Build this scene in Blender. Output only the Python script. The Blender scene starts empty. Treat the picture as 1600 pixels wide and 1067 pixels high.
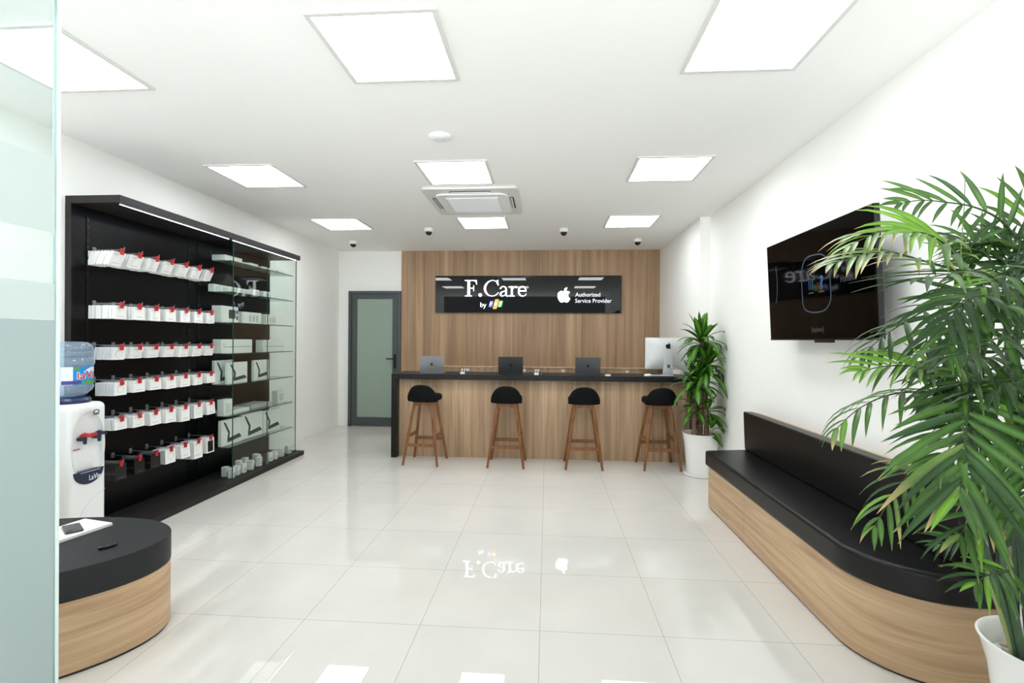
import bpy, bmesh, math, random
from mathutils import Vector, Matrix
R = math.radians
COL = bpy.context.scene.collection
random.seed(7)

# ------------------------------------------------------------------ materials
def lin(c):
    return tuple((x/12.92 if x <= .04045 else ((x+.055)/1.055)**2.4) for x in (v/255 for v in c))

def new_mat(name):
    m = bpy.data.materials.new(name); m.use_nodes = True
    nt = m.node_tree
    return m, nt, nt.nodes['Principled BSDF'], nt.nodes['Material Output']

def pbr(name, col, rough=.5, metal=0, spec=.5, coat=0, bump=0, bump_scale=200, var=0):
    """plain surface with a little procedural variation"""
    m, nt, b, o = new_mat(name)
    c = lin(col) + (1,)
    b.inputs['Roughness'].default_value = rough
    b.inputs['Metallic'].default_value = metal
    b.inputs['Specular IOR Level'].default_value = spec
    b.inputs['Coat Weight'].default_value = coat
    b.inputs['Coat Roughness'].default_value = .05
    tc = nt.nodes.new('ShaderNodeTexCoord'); n = nt.nodes.new('ShaderNodeTexNoise')
    n.inputs['Scale'].default_value = bump_scale if bump else 6
    nt.links.new(tc.outputs['Object'], n.inputs['Vector'])
    mx = nt.nodes.new('ShaderNodeMix'); mx.data_type = 'RGBA'; mx.blend_type = 'MULTIPLY'
    mx.inputs[0].default_value = var if var else .03
    mx.inputs[6].default_value = c
    nt.links.new(n.outputs['Fac'], mx.inputs[7])
    nt.links.new(mx.outputs[2], b.inputs['Base Color'])
    if bump:
        bp = nt.nodes.new('ShaderNodeBump'); bp.inputs['Strength'].default_value = bump; bp.inputs['Distance'].default_value = .002
        nt.links.new(n.outputs['Fac'], bp.inputs['Height']); nt.links.new(bp.outputs[0], b.inputs['Normal'])
    return m

def emit(name, col, s):
    m, nt, b, o = new_mat(name)
    b.inputs['Base Color'].default_value = (lin(col) if s > 5 else (.02,.02,.02)) + (1,)
    b.inputs['Specular IOR Level'].default_value = .2
    b.inputs['Emission Color'].default_value = lin(col) + (1,)
    b.inputs['Emission Strength'].default_value = s
    return m

def glass(name, tint, ior=1.45, refl=1.0, diff=0.0, dcol=(.8,.9,.95)):
    """thin clear sheet: tinted transparency plus fresnel reflection"""
    m, nt, b, o = new_mat(name); nt.nodes.remove(b)
    t = nt.nodes.new('ShaderNodeBsdfTransparent'); t.inputs[0].default_value = tint + (1,)
    g = nt.nodes.new('ShaderNodeBsdfGlossy'); g.inputs['Roughness'].default_value = .01
    ge = nt.nodes.new('ShaderNodeNewGeometry'); dt = nt.nodes.new('ShaderNodeVectorMath'); dt.operation = 'DOT_PRODUCT'
    nt.links.new(ge.outputs['Normal'], dt.inputs[0]); nt.links.new(ge.outputs['Incoming'], dt.inputs[1])
    def mth(op, a, b=None):
        k = nt.nodes.new('ShaderNodeMath'); k.operation = op; k.use_clamp = False
        for i, q in enumerate((a, b)):
            if q is None: continue
            if isinstance(q, (int, float)): k.inputs[i].default_value = q
            else: nt.links.new(q, k.inputs[i])
        return k.outputs[0]
    f0 = ((ior-1)/(ior+1))**2   # Schlick, the same from both sides of the sheet
    c_ = mth('SUBTRACT', 1.0, mth('ABSOLUTE', dt.outputs['Value']))
    fz = mth('ADD', f0, mth('MULTIPLY', mth('POWER', c_, 5.0), 1-f0))
    mu = nt.nodes.new('ShaderNodeMath'); mu.operation = 'MULTIPLY'; mu.inputs[1].default_value = refl
    nt.links.new(fz, mu.inputs[0])
    mx = nt.nodes.new('ShaderNodeMixShader')
    nt.links.new(mu.outputs[0], mx.inputs[0]); nt.links.new(t.outputs[0], mx.inputs[1]); nt.links.new(g.outputs[0], mx.inputs[2])
    last = mx
    if diff:
        d = nt.nodes.new('ShaderNodeBsdfDiffuse'); d.inputs[0].default_value = tuple(dcol) + (1,)
        m2 = nt.nodes.new('ShaderNodeMixShader'); m2.inputs[0].default_value = diff
        nt.links.new(mx.outputs[0], m2.inputs[1]); nt.links.new(d.outputs[0], m2.inputs[2]); last = m2
    nt.links.new(last.outputs[0], o.inputs['Surface'])
    return m

def frosted(name, col, trans, op):
    m, nt, b, o = new_mat(name); nt.nodes.remove(b)
    c = lin(col) + (1,)
    d = nt.nodes.new('ShaderNodeBsdfDiffuse'); d.inputs[0].default_value = c
    t = nt.nodes.new('ShaderNodeBsdfTranslucent'); t.inputs[0].default_value = c
    a = nt.nodes.new('ShaderNodeMixShader'); a.inputs[0].default_value = trans
    nt.links.new(d.outputs[0], a.inputs[1]); nt.links.new(t.outputs[0], a.inputs[2])
    tr = nt.nodes.new('ShaderNodeBsdfTransparent')
    k = nt.nodes.new('ShaderNodeMixShader'); k.inputs[0].default_value = op
    nt.links.new(tr.outputs[0], k.inputs[1]); nt.links.new(a.outputs[0], k.inputs[2])
    nt.links.new(k.outputs[0], o.inputs['Surface'])
    return m

def wood(name, dark, light, scale, plank=None, axis=0, rough=.45, seam=.5, pvar=.22):
    """grain: noise stretched along the board; plank = board width along axis (uses object coordinates)"""
    m, nt, b, o = new_mat(name); L = nt.links.new
    tc = nt.nodes.new('ShaderNodeTexCoord')
    mp = nt.nodes.new('ShaderNodeMapping'); mp.inputs['Scale'].default_value = scale
    L(tc.outputs['Object'], mp.inputs['Vector'])
    n = nt.nodes.new('ShaderNodeTexNoise'); n.inputs['Scale'].default_value = 1; n.inputs['Detail'].default_value = 7; n.inputs['Roughness'].default_value = .62
    n.inputs['Distortion'].default_value = .6
    L(mp.outputs[0], n.inputs['Vector'])
    cr = nt.nodes.new('ShaderNodeValToRGB')
    cr.color_ramp.elements[0].position = .3; cr.color_ramp.elements[0].color = lin(dark) + (1,)
    cr.color_ramp.elements[1].position = .68; cr.color_ramp.elements[1].color = lin(light) + (1,)
    L(n.outputs['Fac'], cr.inputs[0])
    col = cr.outputs[0]
    if plank:
        sx = nt.nodes.new('ShaderNodeSeparateXYZ'); L(tc.outputs['Object'], sx.inputs[0])
        dv = nt.nodes.new('ShaderNodeMath'); dv.operation = 'DIVIDE'; dv.inputs[1].default_value = plank; L(sx.outputs[axis], dv.inputs[0])
        fl = nt.nodes.new('ShaderNodeMath'); fl.operation = 'FLOOR'; L(dv.outputs[0], fl.inputs[0])
        wn = nt.nodes.new('ShaderNodeTexWhiteNoise'); wn.noise_dimensions = '1D'; L(fl.outputs[0], wn.inputs['W'])
        mr = nt.nodes.new('ShaderNodeMapRange'); mr.inputs[3].default_value = 1 - pvar; mr.inputs[4].default_value = 1.0; L(wn.outputs['Value'], mr.inputs[0])
        fr = nt.nodes.new('ShaderNodeMath'); fr.operation = 'FRACT'; L(dv.outputs[0], fr.inputs[0])
        lt = nt.nodes.new('ShaderNodeMath'); lt.operation = 'GREATER_THAN'; lt.inputs[1].default_value = .018; L(fr.outputs[0], lt.inputs[0])
        m2 = nt.nodes.new('ShaderNodeMapRange'); m2.inputs[3].default_value = seam; m2.inputs[4].default_value = 1; L(lt.outputs[0], m2.inputs[0])
        ml = nt.nodes.new('ShaderNodeMath'); ml.operation = 'MULTIPLY'; L(mr.outputs[0], ml.inputs[0]); L(m2.outputs[0], ml.inputs[1])
        vm = nt.nodes.new('ShaderNodeMix'); vm.data_type = 'RGBA'; vm.blend_type = 'MULTIPLY'; vm.inputs[0].default_value = 1
        L(col, vm.inputs[6]); L(ml.outputs[0], vm.inputs[7]); col = vm.outputs[2]
    L(col, b.inputs['Base Color'])
    b.inputs['Roughness'].default_value = rough
    return m

def floor_mat():
    m, nt, b, o = new_mat('polished_tile'); L = nt.links.new
    tc = nt.nodes.new('ShaderNodeTexCoord'); sx = nt.nodes.new('ShaderNodeSeparateXYZ'); L(tc.outputs['Object'], sx.inputs[0])
    def cell(out, off):
        a = nt.nodes.new('ShaderNodeMath'); a.operation = 'SUBTRACT'; a.inputs[1].default_value = off; L(out, a.inputs[0])
        d = nt.nodes.new('ShaderNodeMath'); d.operation = 'DIVIDE'; d.inputs[1].default_value = .6; L(a.outputs[0], d.inputs[0])
        f = nt.nodes.new('ShaderNodeMath'); f.operation = 'FRACT'; L(d.outputs[0], f.inputs[0])
        h = nt.nodes.new('ShaderNodeMath'); h.operation = 'SUBTRACT'; h.inputs[1].default_value = .5; L(f.outputs[0], h.inputs[0])
        q = nt.nodes.new('ShaderNodeMath'); q.operation = 'ABSOLUTE'; L(h.outputs[0], q.inputs[0])
        g = nt.nodes.new('ShaderNodeMath'); g.operation = 'GREATER_THAN'; g.inputs[1].default_value = .5 - .0013/.6; L(q.outputs[0], g.inputs[0])
        fl = nt.nodes.new('ShaderNodeMath'); fl.operation = 'FLOOR'; L(d.outputs[0], fl.inputs[0])
        return g, fl
    gx, fx = cell(sx.outputs[0], -1.827); gy, fy = cell(sx.outputs[1], 3.64)
    mxx = nt.nodes.new('ShaderNodeMath'); mxx.operation = 'MAXIMUM'; L(gx.outputs[0], mxx.inputs[0]); L(gy.outputs[0], mxx.inputs[1])
    cb = nt.nodes.new('ShaderNodeCombineXYZ'); L(fx.outputs[0], cb.inputs[0]); L(fy.outputs[0], cb.inputs[1])
    wn = nt.nodes.new('ShaderNodeTexWhiteNoise'); wn.noise_dimensions = '2D'; L(cb.outputs[0], wn.inputs['Vector'])
    n = nt.nodes.new('ShaderNodeTexNoise'); n.inputs['Scale'].default_value = 3; n.inputs['Detail'].default_value = 5; L(tc.outputs['Object'], n.inputs['Vector'])
    ad = nt.nodes.new('ShaderNodeMath'); ad.operation = 'MULTIPLY_ADD'; ad.inputs[1].default_value = .18; L(wn.outputs['Value'], ad.inputs[0]); L(n.outputs['Fac'], ad.inputs[2])
    cr = nt.nodes.new('ShaderNodeValToRGB')
    cr.color_ramp.elements[0].position = .2; cr.color_ramp.elements[0].color = lin((FLOOR_A)) + (1,)
    cr.color_ramp.elements[1].position = 1.; cr.color_ramp.elements[1].color = lin((FLOOR_B)) + (1,)
    L(ad.outputs[0], cr.inputs[0])
    mx = nt.nodes.new('ShaderNodeMix'); mx.data_type = 'RGBA'; L(mxx.outputs[0], mx.inputs[0]); L(cr.outputs[0], mx.inputs[6]); mx.inputs[7].default_value = lin((156, 150, 142)) + (1,)
    L(mx.outputs[2], b.inputs['Base Color'])
    b.inputs['Roughness'].default_value = .008; b.inputs['Specular IOR Level'].default_value = .62
    return m

def leaf_mat(name, edge, mid, ev=None, gloss=.35):
    """u = across the leaf (0..1), v = along; a paler stripe in the middle and browned tips where v2 says so"""
    m, nt, b, o = new_mat(name); L = nt.links.new
    uv = nt.nodes.new('ShaderNodeUVMap'); sx = nt.nodes.new('ShaderNodeSeparateXYZ'); L(uv.outputs[0], sx.inputs[0])
    cr = nt.nodes.new('ShaderNodeValToRGB'); e = cr.color_ramp.elements
    e[0].position = .15; e[0].color = lin(edge) + (1,); e[1].position = .5; e[1].color = lin(mid) + (1,)
    x = e.new(.85); x.color = lin(edge) + (1,)
    L(sx.outputs[0], cr.inputs[0])
    n = nt.nodes.new('ShaderNodeTexNoise'); n.inputs['Scale'].default_value = 9
    tc = nt.nodes.new('ShaderNodeTexCoord'); L(tc.outputs['Object'], n.inputs['Vector'])
    mr = nt.nodes.new('ShaderNodeMapRange'); mr.inputs[1].default_value = .3; mr.inputs[2].default_value = .7; mr.inputs[3].default_value = .65; mr.inputs[4].default_value = 1.25; L(n.outputs['Fac'], mr.inputs[0])
    mx = nt.nodes.new('ShaderNodeMix'); mx.data_type = 'RGBA'; mx.blend_type = 'MULTIPLY'; mx.inputs[0].default_value = 1; L(cr.outputs[0], mx.inputs[6]); L(mr.outputs[0], mx.inputs[7])
    col = mx.outputs[2]
    if ev:
        g = nt.nodes.new('ShaderNodeMapRange'); g.inputs[1].default_value = ev[1]; g.inputs[2].default_value = 1; L(sx.outputs[1], g.inputs[0])
        m2 = nt.nodes.new('ShaderNodeMix'); m2.data_type = 'RGBA'; L(g.outputs[0], m2.inputs[0]); L(col, m2.inputs[6]); m2.inputs[7].default_value = lin(ev[0]) + (1,); col = m2.outputs[2]
    L(col, b.inputs['Base Color']); b.inputs['Roughness'].default_value = gloss
    t = nt.nodes.new('ShaderNodeBsdfTranslucent'); L(col, t.inputs[0])
    k = nt.nodes.new('ShaderNodeMixShader'); k.inputs[0].default_value = .25
    L(b.outputs[0], k.inputs[1]); L(t.outputs[0], k.inputs[2]); L(k.outputs[0], o.inputs['Surface'])
    return m

# ------------------------------------------------------------------ mesh building
class MB:
    def __init__(s): s.v = []; s.f = []; s.m = []; s.uv = {}
    def add(s, vs, fs, mat=0, uvs=None, M=None):
        k = len(s.v)
        s.v += [tuple(M @ Vector(p)) if M else tuple(p) for p in vs]
        for i, f in enumerate(fs):
            if uvs: s.uv[len(s.f)] = [uvs[j] for j in f]
            s.f.append(tuple(j+k for j in f)); s.m.append(mat)
        return s
    def box(s, x0, x1, y0, y1, z0, z1, mat=0, M=None):
        return s.add([(x0,y0,z0),(x1,y0,z0),(x1,y1,z0),(x0,y1,z0),(x0,y0,z1),(x1,y0,z1),(x1,y1,z1),(x0,y1,z1)],
                     [(0,3,2,1),(4,5,6,7),(0,1,5,4),(1,2,6,5),(2,3,7,6),(3,0,4,7)], mat, None, M)
    def prism(s, poly, a, b, plane='xy', mat=0, M=None):
        n = len(poly)
        def P(p, h):
            return {'xy': (p[0],p[1],h), 'xz': (p[0],h,p[1]), 'yz': (h,p[0],p[1])}[plane]
        return s.add([P(p,a) for p in poly]+[P(p,b) for p in poly],
                     [tuple(range(n-1,-1,-1)), tuple(range(n,2*n))]+[(i,(i+1)%n,n+(i+1)%n,n+i) for i in range(n)], mat, None, M)
    def lathe(s, prof, seg=32, c=(0,0,0), mat=0, M=None):
        vs = []; fs = []; n = len(prof)
        for i in range(seg):
            a = 2*math.pi*i/seg
            for r, z in prof: vs.append((c[0]+r*math.cos(a), c[1]+r*math.sin(a), c[2]+z))
        for i in range(seg):
            j = (i+1) % seg
            for k in range(n-1): fs.append((i*n+k, j*n+k, j*n+k+1, i*n+k+1))
        return s.add(vs, fs, mat, None, M)
    def tube(s, pts, rad, seg=8, mat=0, cap=True, M=None):
        pts = [Vector(p) for p in pts]; n = len(pts)
        if not isinstance(rad, (list, tuple)): rad = [rad]*n
        vs = []; fs = []; up = None
        for i, p in enumerate(pts):
            t = (pts[min(i+1,n-1)]-pts[max(i-1,0)]).normalized()
            if up is None: up = Vector((0,0,1)) if abs(t.z) < .9 else Vector((1,0,0))
            a = (up - t*up.dot(t)).normalized(); b = t.cross(a); up = a
            for k in range(seg):
                w = 2*math.pi*k/seg; vs.append(p + rad[i]*(math.cos(w)*a+math.sin(w)*b))
        for i in range(n-1):
            for k in range(seg): fs.append((i*seg+k, i*seg+(k+1)%seg, (i+1)*seg+(k+1)%seg, (i+1)*seg+k))
        if cap: fs += [tuple(range(seg-1,-1,-1)), tuple((n-1)*seg+k for k in range(seg))]
        return s.add(vs, fs, mat, None, M)
    def grid(s, rows, mat=0, close=False, uv=False):
        n = len(rows); m = len(rows[0]); vs = [p for r in rows for p in r]; fs = []
        for i in range(n-1):
            for j in range(m if close else m-1):
                fs.append((i*m+j, i*m+(j+1)%m, (i+1)*m+(j+1)%m, (i+1)*m+j))
        uvs = [(j/(m-1), i/(n-1)) for i in range(n) for j in range(m)] if uv else None
        return s.add(vs, fs, mat, uvs)
    def mesh(s, name, mats, smooth=True, angle=38, recalc=True, bevel=0, bseg=2, weld=False):
        me = bpy.data.meshes.new(name); me.from_pydata(s.v, [], s.f)
        for m in (mats if isinstance(mats, (list, tuple)) else [mats]): me.materials.append(m)
        me.polygons.foreach_set('material_index', s.m)
        if s.uv:
            ul = me.uv_layers.new(name='UVMap')
            for pi, p in enumerate(me.polygons):
                q = s.uv.get(pi)
                if q:
                    for li, c in zip(p.loop_indices, q): ul.data[li].uv = c
        bm = bmesh.new(); bm.from_mesh(me)
        if weld: bmesh.ops.remove_doubles(bm, verts=bm.verts, dist=1e-5)
        if recalc: bmesh.ops.recalc_face_normals(bm, faces=bm.faces)
        if bevel:
            es = [e for e in bm.edges if len(e.link_faces) == 2 and e.calc_face_angle(0) > R(30)]
            bmesh.ops.bevel(bm, geom=es, offset=bevel, segments=bseg, profile=.6, affect='EDGES', clamp_overlap=True)
        if smooth:
            for f in bm.faces: f.smooth = True
            for e in bm.edges:
                if len(e.link_faces) == 2 and e.calc_face_angle(0) > R(angle): e.smooth = False
        bm.to_mesh(me); bm.free()
        return me
    def build(s, name, mats, parent=None, loc=(0,0,0), **kw):
        o = put(name, s.mesh(name, mats, **kw), parent, loc)
        if kw.get('bevel'):      # keep the flat faces flat beside the small rounded edges
            w = o.modifiers.new('flat_faces', 'WEIGHTED_NORMAL'); w.weight = 100; w.keep_sharp = True
        return o

def put(name, me, parent=None, loc=(0,0,0), rot=(0,0,0)):
    o = bpy.data.objects.new(name, me); COL.objects.link(o)
    o.parent = parent; o.location = loc; o.rotation_euler = rot
    return o
def empty(name, loc=(0,0,0), rz=0):
    o = bpy.data.objects.new(name, None); COL.objects.link(o)
    o.location = loc; o.rotation_euler = (0,0,rz); o.empty_display_size = .1
    return o
def tag(o, label=None, cat=None, group=None, kind=None):
    for k, v in (('label',label),('category',cat),('group',group),('kind',kind)):
        if v: o[k] = v
    return o
def copy_tree(o, parent=None):
    c = o.copy(); COL.objects.link(c); c.parent = parent
    for ch in list(o.children): copy_tree(ch, c)
    return c
def bx(name, mat, x0,x1,y0,y1,z0,z1, parent=None, bevel=0, bseg=2, **kw):
    return MB().box(x0,x1,y0,y1,z0,z1).build(name, mat, parent, bevel=bevel, bseg=bseg, **kw)

def rrect(x0, x1, y0, y1, r, n=5):
    p = []
    for cx, cy, a in ((x1-r,y1-r,0),(x0+r,y1-r,90),(x0+r,y0+r,180),(x1-r,y0+r,270)):
        p += [(cx+r*math.cos(R(a+90*k/n)), cy+r*math.sin(R(a+90*k/n))) for k in range(n+1)]
    return p

# 2D outlines and strokes: P maps (s,t,h) to space, h = height off the surface
def stroke(mb, pts, ws, P, h0, h1, mat=0, n=10, closed=False, thin=1.0):
    """variable-width brush stroke along a smooth path"""
    m = len(pts); ws = [w*thin for w in ws]
    def cr(a,b,c,d,t): return .5*((2*b)+(-a+c)*t+(2*a-5*b+4*c-d)*t*t+(-a+3*b-3*c+d)*t**3)
    pp = []; seg = m if closed else m-1
    for i in range(seg):
        if closed: q = [pts[(i+k-1) % m] for k in range(4)]; w = [ws[(i+k-1) % m] for k in range(4)]
        else: q = [pts[min(max(i+k-1,0),m-1)] for k in range(4)]; w = [ws[min(max(i+k-1,0),m-1)] for k in range(4)]
        for k in range(n):
            t = k/n; pp.append((cr(*[a[0] for a in q],t), cr(*[a[1] for a in q],t), max(.001*abs(ws[0]),cr(*w,t))))
    if not closed: pp.append((pts[-1][0],pts[-1][1],ws[-1]))
    L = len(pp); A = []; B = []
    for i, (x,y,w) in enumerate(pp):
        if closed: a = pp[(i-1)%L]; b = pp[(i+1)%L]
        else: a = pp[max(i-1,0)]; b = pp[min(i+1,L-1)]
        dx, dy = b[0]-a[0], b[1]-a[1]; d = math.hypot(dx,dy) or 1
        A.append((x-dy/d*w/2, y+dx/d*w/2)); B.append((x+dy/d*w/2, y-dx/d*w/2))
    rows = [[P(*a,h0),P(*a,h1),P(*b,h1),P(*b,h0)] for a,b in zip(A,B)]
    if closed: rows.append(rows[0])
    mb.grid(rows, mat, close=True)
    if not closed: mb.add(rows[0]+rows[-1], [(0,1,2,3),(7,6,5,4)], mat)
def slab(mb, poly, P, h0, h1, mat=0):
    n = len(poly)
    mb.add([P(*p,h0) for p in poly]+[P(*p,h1) for p in poly], [tuple(range(n-1,-1,-1)),tuple(range(n,2*n))]+[(i,(i+1)%n,n+(i+1)%n,n+i) for i in range(n)], mat)

def text_into(mb, body, box, P, h0, h1, mat=0, bold=0, flip=False):
    """letters of the built-in font fitted into box=(x0,x1,y0,y1) and mapped by P"""
    c = bpy.data.curves.new('lettering', 'FONT'); c.body = body; c.size = 1; c.offset = bold; c.resolution_u = 3
    o = bpy.data.objects.new('lettering', c); COL.objects.link(o)
    dg = bpy.context.evaluated_depsgraph_get(); dg.update()
    me = bpy.data.meshes.new_from_object(o.evaluated_get(dg))
    xs = [v.co.x for v in me.vertices]; ys = [v.co.y for v in me.vertices]
    ax, bx_, ay, by = min(xs), max(xs), min(ys), max(ys)
    x0,x1,y0,y1 = box
    def m(v): return (x0+(v.co.x-ax)/(bx_-ax)*(x1-x0), y0+(v.co.y-ay)/(by-ay)*(y1-y0))
    k = len(me.vertices)
    top = [P(*m(v),h1) for v in me.vertices]
    fs = [tuple(p.vertices) for p in me.polygons]
    if h1 != h0:
        bot = [P(*m(v),h0) for v in me.vertices]
        cnt = {}
        for f in fs:
            for i in range(len(f)):
                e = (f[i], f[(i+1)%len(f)]); cnt[e] = 1
        side = [(a+k,b+k,b,a) for (a,b) in cnt if (b,a) not in cnt]
        mb.add(top+bot, fs+side, mat)
    else: mb.add(top, fs, mat)
    bpy.data.objects.remove(o); bpy.data.curves.remove(c); bpy.data.meshes.remove(me)

def svg(d):
    """tiny reader for relative curves: returns closed polygons"""
    import re
    tok = re.findall(r'[A-Za-z]|-?\d*\.?\d+', d); i = 0; x = y = 0; polys = []; cur = []
    cmd = ''
    lc = (0,0)
    while i < len(tok):
        if tok[i].isalpha(): cmd = tok[i]; i += 1
        if cmd in 'zZ': polys.append(cur); cur = []; continue
        if cmd == 'M': x, y = float(tok[i]), float(tok[i+1]); i += 2; cur = [(x,y)]; continue
        if cmd == 'c':
            a = [float(t) for t in tok[i:i+6]]; i += 6
            p0 = (x,y); p1 = (x+a[0],y+a[1]); p2 = (x+a[2],y+a[3]); p3 = (x+a[4],y+a[5])
            for k in range(1,9):
                t = k/8; u = 1-t
                cur.append(tuple(u**3*p0[q]+3*u*u*t*p1[q]+3*u*t*t*p2[q]+t**3*p3[q] for q in (0,1)))
            x, y = p3
    return polys
FRUIT = svg('M318.7 268.7c-.2 -36.7 16.4 -64.4 50 -84.8c-18.8 -26.9 -47.2 -41.7 -84.7 -44.6c-35.5 -2.8 -74.3 20.7 -88.5 20.7c-15 0 -49.4 -19.7 -76.4 -19.7c-55.8 .9 -115.1 44.5 -115.1 133.2c0 26.2 4.8 53.3 14.4 81.2c12.8 36.7 59 126.7 107.2 125.2c25.2 -.6 43 -17.9 75.8 -17.9c31.8 0 48.3 17.9 76.4 17.9c48.6 -.7 90.4 -82.5 102.6 -119.3c-65.2 -30.7 -61.7 -90 -61.7 -91.9zM262.1 104.5c27.3 -32.4 24.8 -61.9 24 -72.5c-24.1 1.4 -52 16.4 -67.9 34.9c-17.5 19.8 -27.8 44.3 -25.6 71.9c26.1 2 49.9 -11.4 69.5 -34.3z')
def fruit_into(mb, cx, cy, h, P, h0, h1, mat=0):
    k = h/447.
    for poly in FRUIT:
        q = [(cx+(x-186.5)*k, cy-(y-256)*k) for x,y in poly]
        slab(mb, q[:-1] if math.hypot(q[0][0]-q[-1][0],q[0][1]-q[-1][1]) < 1e-6 else q, P, h0, h1, mat)
WORLD_LOW = 4.4; WORLD_HIGH = .4; LAMP = 12.6; EXPOSURE = 0.15
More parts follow.
